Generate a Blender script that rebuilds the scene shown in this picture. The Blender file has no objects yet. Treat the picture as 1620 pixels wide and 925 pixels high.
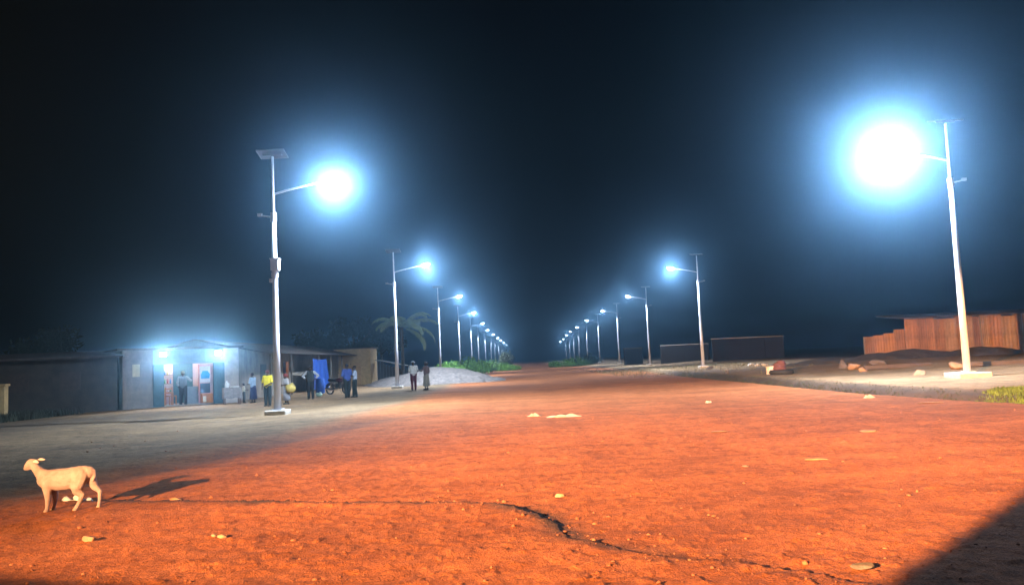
import bpy, bmesh, math, random
import numpy as np
from mathutils import Vector, Matrix

R = math.radians
random.seed(7)
RNG = np.random.default_rng(7)
sc = bpy.context.scene
col = sc.collection

# ------------------------------------------------------------------ camera
PW, PH = 1620.0, 925.0
FPX, PITCH, ROLL, CAMH = 1312.6, .0813, -.0445, 1.49
fw = Vector((0, math.cos(PITCH), math.sin(PITCH)))
r0 = Vector((1, 0, 0)); u0 = r0.cross(fw)
rr = r0 * math.cos(ROLL) + u0 * math.sin(ROLL)
uu = u0 * math.cos(ROLL) - r0 * math.sin(ROLL)
cam_data = bpy.data.cameras.new('camera')
cam = bpy.data.objects.new('camera', cam_data); col.objects.link(cam)
cam.matrix_world = Matrix(((rr.x, uu.x, -fw.x, 0), (rr.y, uu.y, -fw.y, 0), (rr.z, uu.z, -fw.z, CAMH), (0, 0, 0, 1)))
cam_data.sensor_width = 36; cam_data.lens = FPX / PW * 36
cam_data.clip_start = .1; cam_data.clip_end = 6000
sc.camera = cam

# ------------------------------------------------------------------ night sky, moon-weak sun, exposure
world = bpy.data.worlds.new('World'); sc.world = world; world.use_nodes = True
wn = world.node_tree.nodes; wl = world.node_tree.links
sky = wn.new('ShaderNodeTexSky'); sky.sky_type = 'NISHITA'; sky.sun_disc = False
sky.sun_elevation = R(-4.5); sky.sun_rotation = R(200); sky.altitude = 0
wn['Background'].inputs['Strength'].default_value = .006
wl.new(sky.outputs[0], wn['Background'].inputs['Color'])
sun = bpy.data.lights.new('moon', 'SUN'); sun.energy = .004; sun.angle = R(.5); sun.color = (.75, .85, 1)
suno = bpy.data.objects.new('moon', sun); col.objects.link(suno); suno.rotation_euler = (R(50), 0, R(-20))
LAMP_W = 7500.0          # near street lamps, W
HEAD_W = 84000.0         # warm work floodlight, W before its beam pattern
HAZE = .0033
HAZE_G = .955
sc.view_settings.view_transform = 'Standard'; sc.view_settings.look = 'None'
sc.view_settings.exposure = 0; sc.view_settings.gamma = 1
sc.cycles.use_denoising = True
sc.cycles.use_light_tree = True
sc.cycles.volume_bounces = 0
sc.cycles.max_bounces = 4
sc.cycles.sample_clamp_indirect = 4


def ray(px, py):
    return fw + rr * ((px - PW / 2) / FPX) - uu * ((py - PH / 2) / FPX)


def atY(px, py, Y):
    d = ray(px, py); t = Y / d.y
    return Vector((0, 0, CAMH)) + d * t


def xat(px, Y, py=585):
    return atY(px, py, Y).x


# ------------------------------------------------------------------ terrain height
def vnoise(x, y, seed=0):
    xi = np.floor(x).astype(np.int64); yi = np.floor(y).astype(np.int64)
    xf = x - xi; yf = y - yi
    u = xf * xf * (3 - 2 * xf); v = yf * yf * (3 - 2 * yf)

    def h(a, b):
        n = (a * 374761393 + b * 668265263 + seed * 982451653) & 0x7fffffff
        n = ((n ^ (n >> 13)) * 1274126177) & 0x7fffffff
        n = (n ^ (n >> 16)) & 0xffff
        return n / 65535.0
    return (h(xi, yi) * (1 - u) + h(xi + 1, yi) * u) * (1 - v) + (h(xi, yi + 1) * (1 - u) + h(xi + 1, yi + 1) * u) * v


def fbm(x, y, o=4, seed=0):
    s = 0; a = .5; t = 0
    for i in range(o):
        s = s + a * vnoise(x * 2 ** i, y * 2 ** i, seed + i * 17); t += a; a *= .5
    return s / t - .5


def sstep(a, b, x):
    t = np.clip((x - a) / (b - a), 0, 1); return t * t * (3 - 2 * t)


STEP = [(-6.5, 10.6), (-5.3, 10.25), (-4.0, 9.95), (-2.3, 9.5), (-.9, 9.15), (-.3, 8.9), (.1, 8.3), (.3, 7.7), (.42, 7.0), (.75, 6.5), (1.1, 6.1), (1.6, 5.85), (2.1, 5.3)]


def polydist(x, y, P):
    best = np.full(x.shape, 1e9); sgn = np.zeros(x.shape)
    par = np.zeros(x.shape); L = 0
    for (ax, ay), (bx, by) in zip(P[:-1], P[1:]):
        dx, dy = bx - ax, by - ay; l = math.hypot(dx, dy)
        t = np.clip(((x - ax) * dx + (y - ay) * dy) / l / l, 0, 1)
        d = np.hypot(x - ax - t * dx, y - ay - t * dy)
        m = d < best
        best = np.where(m, d, best)
        sgn = np.where(m, np.sign(dx * (y - ay) - dy * (x - ax)), sgn)
        par = np.where(m, L + t * l, par); L += l
    return best, sgn, par


def ditch_x(y):
    return 11.2 + np.clip((26 - y) * .12, 0, 2.2) + .25 * fbm(y * .25, y * 0 + 3.3, 3, 5)


def ground(x, y, fine=True):
    x = np.asarray(x, float); y = np.asarray(y, float)
    z = .10 * fbm(x * .08, y * .08, 3, 1) + .05 * fbm(x * .35, y * .12, 3, 2)
    z = z - .07 * sstep(-6.5, -8.5, x)
    xd = ditch_x(y)
    near = sstep(75, 50, y)
    z = z - near * .26 * np.exp(-((x - xd) / .42) ** 4)
    z = z + sstep(.25, 1.1, x - xd) * .15 + sstep(4, 14, x - xd) * .28 * sstep(10, 25, y)
    # groove along the beam side
    G = [(-6.6, 11.5), (-5.7, 14.0), (-5.2, 17.5), (-4.2, 22.0), (-3.0, 26.5)]
    d, s, p = polydist(x, y, G)
    z = z - .055 * np.exp(-(d / .45) ** 2)
    # wheel tracks
    for c, a in ((3.4, .012), (4.9, .012), (7.4, .018), (8.8, .015), (1.2, .008)):
        xx = x - c - .35 * fbm(y * .12, y * 0 + c, 2, 8) * 2
        z = z - a * np.exp(-(xx / .22) ** 2) * sstep(8, 14, y)
    # washed-out step across the road
    jx = x + .16 * fbm(x * 3, y * 3, 3, 21); jy = y + .16 * fbm(x * 3, y * 3, 3, 22)
    d, s, p = polydist(jx, jy, STEP)
    amp = .6 + 1.1 * np.clip(fbm(p * .7, p * 0 + 1.7, 2, 31) + .5, 0, 1)
    amp = amp * (.34 + .8 * sstep(8.2, 6.2, p))
    end = sstep(0, .8, p)
    nearside = s < 0
    z = z + np.where(nearside, .028 * np.exp(-d / .7), -.022 * np.exp(-d / .25)) * amp * end * (d < 4)
    if fine:
        r = np.hypot(x, y)
        f1 = sstep(70, 25, r)
        rough = .5 + 1.0 * np.clip(fbm(x * .5, y * .5, 3, 55) + .5, 0, 1)
        z = z + f1 * rough * (.020 * fbm(x * 2.2, y * 2.2, 3, 41) + .020 * fbm(x * 9, y * 9, 2, 42))
        c = np.clip(fbm(x * 14, y * 14, 2, 43) - .12, 0, 1)
        z = z + sstep(34, 14, r) * rough * .05 * c
    return z


def gz(x, y):
    return float(ground(np.array([x]), np.array([y]))[0])


def pix(px, py):
    """ground point seen at a pixel"""
    z = 0.
    for i in range(12):
        d = ray(px, py); t = (z - CAMH) / d.z
        x, y = d.x * t, d.y * t
        z = gz(x, y)
    return Vector((x, y, z))


# ------------------------------------------------------------------ materials
MATS = {}


def mat(name, c, rough=.8, metal=0., var=.25, scale=6., bump=.0, bscale=40., c2=None, spec=.3, emit=None, estr=0., alpha=None, wave=None):
    if name in MATS:
        return MATS[name]
    m = bpy.data.materials.new(name); m.use_nodes = True
    n = m.node_tree.nodes; l = m.node_tree.links
    b = n['Principled BSDF']
    b.inputs['Roughness'].default_value = rough; b.inputs['Metallic'].default_value = metal
    b.inputs['Specular IOR Level'].default_value = spec
    tc = n.new('ShaderNodeTexCoord')
    nz = n.new('ShaderNodeTexNoise'); nz.inputs['Scale'].default_value = scale; nz.inputs['Detail'].default_value = 6; nz.inputs['Roughness'].default_value = .65
    l.new(tc.outputs['Object'], nz.inputs['Vector'])
    rp = n.new('ShaderNodeValToRGB')
    lo = c2 if c2 else tuple(x * (1 - var) for x in c)
    hi = c if c2 else tuple(min(1, x * (1 + var)) for x in c)
    rp.color_ramp.elements[0].position = .32; rp.color_ramp.elements[1].position = .68
    rp.color_ramp.elements[0].color = (*lo, 1); rp.color_ramp.elements[1].color = (*hi, 1)
    l.new(nz.outputs['Fac'], rp.inputs['Fac']); l.new(rp.outputs['Color'], b.inputs['Base Color'])
    if bump:
        n2 = n.new('ShaderNodeTexNoise'); n2.inputs['Scale'].default_value = bscale; n2.inputs['Detail'].default_value = 5
        l.new(tc.outputs['Object'], n2.inputs['Vector'])
        bp = n.new('ShaderNodeBump'); bp.inputs['Strength'].default_value = bump; bp.inputs['Distance'].default_value = .02
        l.new(n2.outputs['Fac'], bp.inputs['Height']); l.new(bp.outputs['Normal'], b.inputs['Normal'])
    if emit:
        b.inputs['Emission Color'].default_value = (*emit, 1); b.inputs['Emission Strength'].default_value = estr
    MATS[name] = m
    return m


def ground_material():
    m = bpy.data.materials.new('laterite_ground'); m.use_nodes = True
    n = m.node_tree.nodes; l = m.node_tree.links; b = n['Principled BSDF']
    b.inputs['Roughness'].default_value = .95; b.inputs['Specular IOR Level'].default_value = .15
    tc = n.new('ShaderNodeTexCoord')
    at = n.new('ShaderNodeAttribute'); at.attribute_name = 'road'
    at2 = n.new('ShaderNodeAttribute'); at2.attribute_name = 'sand'
    at3 = n.new('ShaderNodeAttribute'); at3.attribute_name = 'shade_and_mud'

    def noise(s, d=6, r=.6):
        x = n.new('ShaderNodeTexNoise'); x.inputs['Scale'].default_value = s; x.inputs['Detail'].default_value = d; x.inputs['Roughness'].default_value = r
        l.new(tc.outputs['Object'], x.inputs['Vector']); return x

    def ramp(f, a, ca, bb, cb):
        x = n.new('ShaderNodeValToRGB'); e = x.color_ramp.elements
        e[0].position = a; e[0].color = (*ca, 1); e[1].position = bb; e[1].color = (*cb, 1)
        l.new(f, x.inputs['Fac']); return x

    def mix(f, a, bb, mode='MIX', fac=None):
        x = n.new('ShaderNodeMix'); x.data_type = 'RGBA'; x.blend_type = mode
        if fac is not None: x.inputs[0].default_value = fac
        else: l.new(f, x.inputs[0])
        l.new(a, x.inputs[6]); l.new(bb, x.inputs[7]); return x.outputs[2]
    n1 = noise(1.1, 8, .68); n2 = noise(14, 6, .7); n3 = noise(60, 3, .6)
    red = ramp(n1.outputs['Fac'], .3, (.36, .115, .038), .72, (.52, .185, .066))
    grey = ramp(n1.outputs['Fac'], .3, (.165, .112, .062), .7, (.29, .196, .106))
    sand = ramp(n1.outputs['Fac'], .3, (.36, .22, .11), .7, (.48, .31, .165))
    a = mix(at.outputs['Fac'], grey.outputs[0], red.outputs[0])
    a = mix(at2.outputs['Fac'], a, sand.outputs[0])
    g = ramp(n2.outputs['Fac'], .30, (.55, .55, .55), .66, (1.15, 1.15, 1.15))
    a = mix(None, a, g.outputs[0], 'MULTIPLY', .85)
    g3 = ramp(n3.outputs['Fac'], .36, (.5, .46, .45), .62, (1.1, 1.1, 1.1))
    a = mix(None, a, g3.outputs[0], 'MULTIPLY', .7)
    n5 = noise(.3, 5, .6); g5 = ramp(n5.outputs['Fac'], .34, (.62, .60, .60), .62, (1.12, 1.12, 1.12)); a = mix(None, a, g5.outputs[0], 'MULTIPLY', .55)
    mp = n.new('ShaderNodeMapping'); mp.inputs['Scale'].default_value = (.16, .9, 1); mp.inputs['Rotation'].default_value = (0, 0, R(-8)); l.new(tc.outputs['Object'], mp.inputs['Vector'])
    n7 = noise(1., 5, .62); l.new(mp.outputs[0], n7.inputs['Vector']); g7 = ramp(n7.outputs['Fac'], .38, (.60, .57, .58), .56, (1.08, 1.08, 1.08)); a = mix(None, a, g7.outputs[0], 'MULTIPLY', .5)
    n6 = noise(3.2, 5, .7); g6 = ramp(n6.outputs['Fac'], .36, (.68, .64, .62), .56, (1.08, 1.08, 1.08)); a = mix(None, a, g6.outputs[0], 'MULTIPLY', .8)
    dk = n.new('ShaderNodeRGB'); dk.outputs[0].default_value = (.035, .032, .032, 1)  # dark tone for ditch mud, dirt, and the painted shade of rut and groove
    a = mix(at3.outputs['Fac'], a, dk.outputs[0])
    l.new(a, b.inputs['Base Color'])
    ad = n.new('ShaderNodeMath'); ad.operation = 'ADD'
    n4 = noise(26, 8, .75); l.new(n4.outputs['Fac'], ad.inputs[0]); l.new(n3.outputs['Fac'], ad.inputs[1])
    bp = n.new('ShaderNodeBump'); bp.inputs['Strength'].default_value = .8; bp.inputs['Distance'].default_value = .025
    l.new(ad.outputs[0], bp.inputs['Height']); l.new(bp.outputs['Normal'], b.inputs['Normal'])
    return m


# ------------------------------------------------------------------ mesh builder
class MB:
    def __init__(s): s.v = []; s.f = []

    def add(s, vs, fs):
        o = len(s.v); s.v += [tuple(v) for v in vs]; s.f += [tuple(i + o for i in f) for f in fs]; return s

    def box(s, c, d, rz=0., m=None, taper=1.):
        hx, hy, hz = d[0] / 2, d[1] / 2, d[2] / 2
        vs = [Vector((x * hx * (taper if z > 0 else 1), y * hy * (taper if z > 0 else 1), z * hz)) for z in (-1, 1) for y in (-1, 1) for x in (-1, 1)]
        M = m if m else Matrix.Rotation(rz, 3, 'Z')
        vs = [M @ v + Vector(c) for v in vs]
        return s.add(vs, [(0, 2, 3, 1), (4, 5, 7, 6), (0, 1, 5, 4), (2, 6, 7, 3), (0, 4, 6, 2), (1, 3, 7, 5)])

    def tube(s, pts, rad, n=10, cap=True):
        pts = [Vector(p) for p in pts]
        if not hasattr(rad, '__len__'): rad = [rad] * len(pts)
        vs = []; fs = []
        up = None
        for i, p in enumerate(pts):
            d = (pts[min(i + 1, len(pts) - 1)] - pts[max(i - 1, 0)]).normalized()
            if up is None:
                up = Vector((1, 0, 0)) if abs(d.x) < .8 else Vector((0, 1, 0))
            a = (up - d * up.dot(d)).normalized(); b = d.cross(a); up = a
            for k in range(n):
                t = 2 * math.pi * k / n
                vs.append(p + (a * math.cos(t) + b * math.sin(t)) * rad[i])
        for i in range(len(pts) - 1):
            for k in range(n):
                k2 = (k + 1) % n
                fs.append((i * n + k, i * n + k2, (i + 1) * n + k2, (i + 1) * n + k))
        if cap:
            fs.append(tuple(range(n - 1, -1, -1))); fs.append(tuple((len(pts) - 1) * n + k for k in range(n)))
        return s.add(vs, fs)

    def ell(s, c, r, m=None, nu=12, nv=8):
        M = m if m else Matrix.Identity(3)
        vs = [Vector((0, 0, r[2]))]; fs = []
        for i in range(1, nv):
            t = math.pi * i / nv
            for k in range(nu):
                p = 2 * math.pi * k / nu
                vs.append(Vector((r[0] * math.sin(t) * math.cos(p), r[1] * math.sin(t) * math.sin(p), r[2] * math.cos(t))))
        vs.append(Vector((0, 0, -r[2])))
        for k in range(nu): fs.append((0, 1 + k, 1 + (k + 1) % nu))
        for i in range(nv - 2):
            for k in range(nu):
                a = 1 + i * nu + k; b = 1 + i * nu + (k + 1) % nu
                fs.append((a, a + nu, b + nu, b))
        e = len(vs) - 1; o = 1 + (nv - 2) * nu
        for k in range(nu): fs.append((o + k, e, o + (k + 1) % nu))
        return s.add([M @ v + Vector(c) for v in vs], fs)

    def cap(s, p0, r0_, p1, r1_, n=12):
        """tapered capsule"""
        p0 = Vector(p0); p1 = Vector(p1)
        d = p1 - p0; L = d.length
        if L < 1e-5: return s.ell(p0, (r0_,) * 3)
        d /= L
        pts = []; rad = []
        for k in range(4):
            a = -math.pi / 2 + math.pi / 2 * k / 4
            pts.append(p0 + d * math.sin(a) * r0_); rad.append(max(1e-4, r0_ * math.cos(a)))
        pts += [p0, p1]; rad += [r0_, r1_]
        for k in range(1, 5):
            a = math.pi / 2 * k / 4
            pts.append(p1 + d * math.sin(a) * r1_); rad.append(max(1e-4, r1_ * math.cos(a)))
        # own frame: tube's tangents are constant here
        vs = []; fs = []
        up = Vector((1, 0, 0)) if abs(d.x) < .8 else Vector((0, 1, 0))
        a_ = (up - d * up.dot(d)).normalized(); b_ = d.cross(a_)
        for p, q in zip(pts, rad):
            for k in range(n):
                t = 2 * math.pi * k / n
                vs.append(p + (a_ * math.cos(t) + b_ * math.sin(t)) * q)
        for i in range(len(pts) - 1):
            for k in range(n):
                k2 = (k + 1) % n
                fs.append((i * n + k, i * n + k2, (i + 1) * n + k2, (i + 1) * n + k))
        fs.append(tuple(range(n - 1, -1, -1))); fs.append(tuple((len(pts) - 1) * n + k for k in range(n)))
        return s.add(vs, fs)

    def chain(s, pts, rad):
        for i in range(len(pts) - 1): s.cap(pts[i], rad[i], pts[i + 1], rad[i + 1])
        return s

    def build(s, name, m, parent=None, smooth=False, bevel=0., voxel=0., smooth_it=3, loc=None):
        me = bpy.data.meshes.new(name); me.from_pydata(s.v, [], s.f); me.update()
        o = bpy.data.objects.new(name, me); col.objects.link(o)
        me.materials.append(m)
        if smooth:
            me.polygons.foreach_set('use_smooth', [True] * len(me.polygons))
        if voxel:
            r = o.modifiers.new('remesh', 'REMESH'); r.mode = 'VOXEL'; r.voxel_size = voxel; r.use_smooth_shade = True
            if smooth_it:
                q = o.modifiers.new('smooth', 'SMOOTH'); q.iterations = smooth_it; q.factor = .5
        if bevel:
            q = o.modifiers.new('bevel', 'BEVEL'); q.width = bevel; q.segments = 2; q.limit_method = 'ANGLE'
        if parent: o.parent = parent
        if loc: o.location = loc
        return o


def tag(o, label=None, cat=None, group=None, kind=None):
    if label: o['label'] = label
    if cat: o['category'] = cat
    if group: o['group'] = group
    if kind: o['kind'] = kind
    return o


def thing(name, label, cat, loc=(0, 0, 0), rz=0., group=None, scale=1.):
    o = bpy.data.objects.new(name, None); col.objects.link(o)
    o.location = loc; o.rotation_euler = (0, 0, rz); o.scale = (scale,) * 3; o.empty_display_size = .2
    return tag(o, label, cat, group)


def copy_tree(o, parent=None):
    c = o.copy(); col.objects.link(c); c.parent = parent
    for ch in o.children:
        if ch.type == 'MESH': copy_tree(ch, c)
    return c


def light(name, kind, energy, color, parent, loc, radius=.1, rot=None, cone=None, blend=.3):
    L = bpy.data.lights.new(name, kind); L.energy = energy; L.color = color; L.shadow_soft_size = radius
    if kind == 'SPOT': L.spot_size = cone; L.spot_blend = blend
    o = bpy.data.objects.new(name, L); col.objects.link(o); o.parent = parent; o.location = loc
    if rot: o.rotation_euler = rot
    return o


# ------------------------------------------------------------------ ground sheet (finer where the ground is near)
def make_ground():
    ang = np.concatenate([np.linspace(-180, -46, 40)[:-1], np.linspace(-46, 46, 860), np.linspace(46, 180, 40)[1:-1]])
    ang = np.radians(ang)
    rad = np.concatenate([np.linspace(.6, 4.2, 10)[:-1], np.geomspace(4.2, 75, 560)[:-1], np.geomspace(75, 400, 70)[:-1], np.geomspace(400, 1500, 12)])
    A, Rr = np.meshgrid(ang, rad)
    X = Rr * np.sin(A); Y = Rr * np.cos(A)
    Z = ground(X, Y)
    na, nr = len(ang), len(rad)
    V = np.stack([X, Y, Z], -1).reshape(-1, 3)
    V = np.vstack([V, [[0, 0, float(ground(np.array([0.]), np.array([0.]))[0])]]])
    i = np.arange(nr - 1)[:, None] * na; k = np.arange(na)[None, :]; k2 = (k + 1) % na
    F = np.stack([i + k, i + na + k, i + na + k2, i + k2], -1).reshape(-1, 4)
    faces = F
    me = bpy.data.meshes.new('ground')
    nt = na
    nv = len(V); nq = len(F)
    tri = np.stack([np.full(na, nv - 1), np.arange(na), (np.arange(na) + 1) % na], -1)
    me.vertices.add(nv); me.vertices.foreach_set('co', V.astype(np.float32).ravel())
    loops = np.concatenate([F.ravel(), tri.ravel()]).astype(np.int32)
    me.loops.add(len(loops)); me.loops.foreach_set('vertex_index', loops)
    me.polygons.add(nq + nt)
    me.polygons.foreach_set('loop_start', np.concatenate([np.arange(nq) * 4, nq * 4 + np.arange(nt) * 3]).astype(np.int32))
    me.polygons.foreach_set('use_smooth', np.ones(nq + nt, bool))
    me.update(calc_edges=True)
    me.validate()
    x, y = V[:, 0], V[:, 1]
    wob = 1.6 * fbm(x * .25, y * .12, 4, 61)
    lead = np.interp(y, [0, 12, 22, 40, 60, 400], [-7.0, -6.3, -5.0, -4.2, -4.2, -4.2])
    road = sstep(-.9, .9, x - lead + wob) * sstep(.7, -.5, x - ditch_x(y) + .3 * wob)
    sand = sstep(.2, 1.4, x - ditch_x(y) + wob * .4) * sstep(9, 16, y) * sstep(12., 7., x - ditch_x(y) - 8 + wob)
    lsand = sstep(-7.5, -9.5, x + wob) * sstep(34, 39, y + wob) * sstep(-21.5, -18.5, x + wob * .6) * sstep(150, 90, y)
    sand = np.clip(sand + lsand * .75, 0, 1)
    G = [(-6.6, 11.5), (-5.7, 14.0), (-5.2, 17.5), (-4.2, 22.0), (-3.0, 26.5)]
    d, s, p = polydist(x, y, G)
    shade_and_mud = .45 * np.exp(-((d + .5 * fbm(x, y * .5, 3, 71)) / .55) ** 2) * sstep(0, 2, p) * sstep(15, 11, p)  # shade of the groove along the beam edge, painted into the colour
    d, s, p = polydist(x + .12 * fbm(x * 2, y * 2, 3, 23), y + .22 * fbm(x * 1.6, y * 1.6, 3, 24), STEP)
    rut = np.exp(-(d / (.11 + .12 * np.clip(fbm(p * 1.3, p * 0, 2, 33) + .5, 0, 1))) ** 2) * sstep(.6, 1.6, p) * sstep(11.5, 7.5, p) * .92  # dark line painted for the shadow behind the step
    shade_and_mud = np.maximum(shade_and_mud, rut * sstep(-.42, -.1, fbm(x * 5, y * 5, 3, 25)))
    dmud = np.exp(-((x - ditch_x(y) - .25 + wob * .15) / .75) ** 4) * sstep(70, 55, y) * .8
    shade_and_mud = np.maximum(shade_and_mud, dmud)
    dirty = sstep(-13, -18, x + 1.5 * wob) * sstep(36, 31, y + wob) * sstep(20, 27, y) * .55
    shade_and_mud = np.clip(shade_and_mud + dirty, 0, 1)
    for nm, arr in (('road', road), ('sand', sand), ('shade_and_mud', shade_and_mud)):
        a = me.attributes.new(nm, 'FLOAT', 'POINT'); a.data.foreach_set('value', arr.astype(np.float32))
    o = bpy.data.objects.new('ground', me); col.objects.link(o)
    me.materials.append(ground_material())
    tag(o, kind='structure')
    return o


make_ground()

# ------------------------------------------------------------------ common materials
M_steel = mat('galvanised_pole', (.45, .44, .46), .55, .0, .10, 3, .05, 30, spec=.4)
M_conc = mat('pale_concrete', (.46, .42, .36), .9, 0, .2, 8, .4, 30)
M_dark = mat('dark_metal', (.05, .055, .06), .5, .3, .2)
M_panel = mat('solar_cells', (.045, .05, .06), .4, .1, .3, 30, spec=.5)
M_alu = mat('aluminium', (.12, .125, .13), .5, .3, .1)
M_led = mat('lit_led_lens', (.8, .85, .9), .3, emit=(.75, .88, 1.), estr=30.)
M_box = mat('grey_box', (.5, .5, .5), .6, 0, .1)
LAMP_C = (.62, .78, 1.0)


# ------------------------------------------------------------------ street lamps
def make_lamp(box=False, wide=False):
    t = thing('street_lamp', '-', 'street lamp')
    w = 1.15 if wide else .75
    MB().box((0, 0, .0), (w, w, .34)).build('plinth', M_conc, t, bevel=.03)
    MB().box((0, 0, .19), (.42, .42, .03)).build('base_plate', M_steel, t)
    p = MB().tube([(0, 0, .15), (0, 0, 2.5), (0, 0, 5), (0, 0, 7.15)], [.135, .118, .098, .08], 16).build('pole', M_steel, t, smooth=True)
    MB().tube([(0, 0, 7.1), (0, 0, 9.35)], [.052, .045], 12).build('upper_pole', M_steel, t, smooth=True)
    MB().tube([(0, 0, 6.95), (0, 0, 7.28)], .108, 14).build('collar', M_steel, t, smooth=False)
    MB().tube([(-.05, 0, 7.12), (-.5, 0, 7.2)], [.03, .022], 8).box((-.5, 0, 7.22), (.16, .1, .1)).build('bracket', M_steel, t)
    MB().tube([(0, 0, 7.95), (.5, 0, 8.08), (1.2, 0, 8.22), (1.95, 0, 8.36)], [.04, .036, .034, .032], 10).build('arm', M_steel, t, smooth=True)
    h = MB().box((2.2, 0, 8.44), (.62, .26, .07), m=Matrix.Rotation(R(-10), 3, 'Y')).box((2.12, 0, 8.47), (.36, .2, .07), m=Matrix.Rotation(R(-10), 3, 'Y')).build('lamp_head', M_box, t, bevel=.015)
    MB().ell((2.2, 0, 8.39), (.3, .15, .13), m=Matrix.Rotation(R(-10), 3, 'Y')).build('lens', M_led, h, smooth=True)
    mt = Matrix.Rotation(R(-13), 3, 'X')
    s = MB().box((0, 0, 9.45), (.95, .6, .035), m=mt).build('solar_panel', M_panel, t)
    fr = MB()
    for sx in (-1, 1): fr.box(mt @ Vector((sx * .49, 0, 0)) + Vector((0, 0, 9.45)), (.035, .67, .05), m=mt)
    for sy in (-1, 1): fr.box(mt @ Vector((0, sy * .318, 0)) + Vector((0, 0, 9.45)), (.94, .035, .05), m=mt)
    fr.box(mt @ Vector((0, 0, -.045)) + Vector((0, 0, 9.45)), (.7, .06, .05), m=mt)
    fr.build('panel_frame', M_alu, s)
    if box:
        b = MB().box((.05, -.1, 5.35), (.3, .26, .42)).build('battery_box', M_box, t, bevel=.03)
        MB().box((.05, -.1, 5.575), (.34, .3, .035)).build('box_lid', M_box, b)
        MB().tube([(0, 0, 4.93), (0, 0, 5.1)], .13, 14).box((-.12, -.08, 4.8), (.1, .12, .14)).build('clamp', M_steel, t)
    return t


def downlight(ld, glare, down):
    """luminaire distribution: most light goes down, less sideways"""
    ld.use_nodes = True; n = ld.node_tree.nodes; l = ld.node_tree.links
    tc = n.new('ShaderNodeTexCoord'); sp = n.new('ShaderNodeSeparateXYZ'); mr = n.new('ShaderNodeMapRange'); mr.interpolation_type = 'SMOOTHSTEP'
    l.new(tc.outputs['Normal'], sp.inputs[0]); l.new(sp.outputs[2], mr.inputs['Value'])
    mr.inputs['From Min'].default_value = -.28; mr.inputs['From Max'].default_value = -.62
    mr.inputs['To Min'].default_value = glare; mr.inputs['To Max'].default_value = glare + down
    l.new(mr.outputs[0], n['Emission'].inputs['Strength'])


def lamp_at(proto, px, Y, rz, label, watt, group, first=False, down=1.):
    o = proto if first else copy_tree(proto)
    x = xat(px, Y)
    o.location = (x, Y, gz(x, Y) if Y < 300 else 0)
    o.rotation_euler = (0, 0, rz)
    o['label'] = label; o['group'] = group
    L = light('lamp_light', 'POINT', LAMP_W, LAMP_C, o, (2.25, 0, 8.24), .12)
    downlight(L.data, watt, down)
    return o


KG = 'solar street lamps along the kiosk side of the road'
BG = 'solar street lamps along the sandy bank side of the road'
pA = make_lamp(box=True); pB = make_lamp(); pC = make_lamp(wide=True)
lamp_at(pA, 438, 29.8, 0, 'solar street lamp with grey battery box halfway up its pole, in front of kiosk', .85, KG, True, 2.6)
lamp_at(pC, 1530, 30.2, math.pi, 'brightly glaring solar street lamp on wide concrete plinth on the sandy bank', 2.9, BG, True, .0)
lamp_at(pB, 628, 57, 0, 'solar street lamp rising beside the grey gravel heap and the ochre house', .34, KG, True, 2.6)
lamp_at(pB, 1113, 69, math.pi, 'solar street lamp on the bank, next along the road from the wide plinth one', .3, BG, False, 2.3)
LEFT = [(697, 86, 'solar street lamp rising behind the grey gravel heap, beside palm fronds'), (728, 116, 'solar street lamp in front of the green roadside bushes, next past the gravel heap')]
RIGHT = [(1029, 100, 'third solar street lamp along the bank, counting from the wide plinth'), (981, 130, 'fourth solar street lamp along the bank, counting from the wide plinth')]
for px, Y, lb in LEFT: lamp_at(pB, px, Y, 0, lb, .15, KG, False, 2.6)
for px, Y, lb in RIGHT: lamp_at(pB, px, Y, math.pi, lb, .11, BG, False, 2.2)
ORD = ['fifth', 'sixth', 'seventh', 'eighth', 'ninth', 'tenth', 'eleventh']
for i, (px, Y) in enumerate(((747, 150), (758, 183), (769, 216), (778, 250), (784, 285), (790, 325), (795, 370))):
    lamp_at(pB, px, Y, 0, '%s solar street lamp along the kiosk side, counting from the battery box one' % ORD[i], .05, KG, False, 2.2)
for i, (px, Y) in enumerate(((950, 162), (931, 196), (918, 230), (910, 265), (903, 305), (897, 350))):
    lamp_at(pB, px, Y, math.pi, '%s solar street lamp along the bank, counting from the wide plinth' % ORD[i], .05, BG, False, 2.0)

# ------------------------------------------------------------------ warm work floodlight that lights the road (stands behind the viewpoint, out of frame)
def make_mast():
    S = Vector((-8.7, -6.7)); z0 = gz(S.x, S.y)
    t = thing('unseen_floodlight_mast', 'unseen warm orange work floodlight on a steel mast beside the dirt road', 'floodlight', (S.x, S.y, z0), R(-26))
    MB().box((0, 0, .1), (.9, .9, .3)).build('base_block', M_conc, t, bevel=.03)
    MB().tube([(0, -.1, .2), (0, -.1, 4.1)], [.06, .045], 12).build('mast', M_steel, t, smooth=True)
    h = MB().box((0, -.02, HEAD_Z), (.5, .16, .36)).build('lamp_housing', M_dark, t, bevel=.02)
    MB().box((0, .07, HEAD_Z), (.44, .02, .3)).build('lit_glass', mat('lit_warm_glass', (.9, .8, .6), .3, emit=(1, .6, .28), estr=20.), h)
    MB().box((0, .12, HEAD_Z + .2), (.52, .28, .02)).build('visor', M_dark, h)
    L = light('work_light', 'POINT', HEAD_W, HEAD_C, None, (S.x + .07, S.y + .14, z0 + HEAD_Z), .05)
    beam(L.data)


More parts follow.
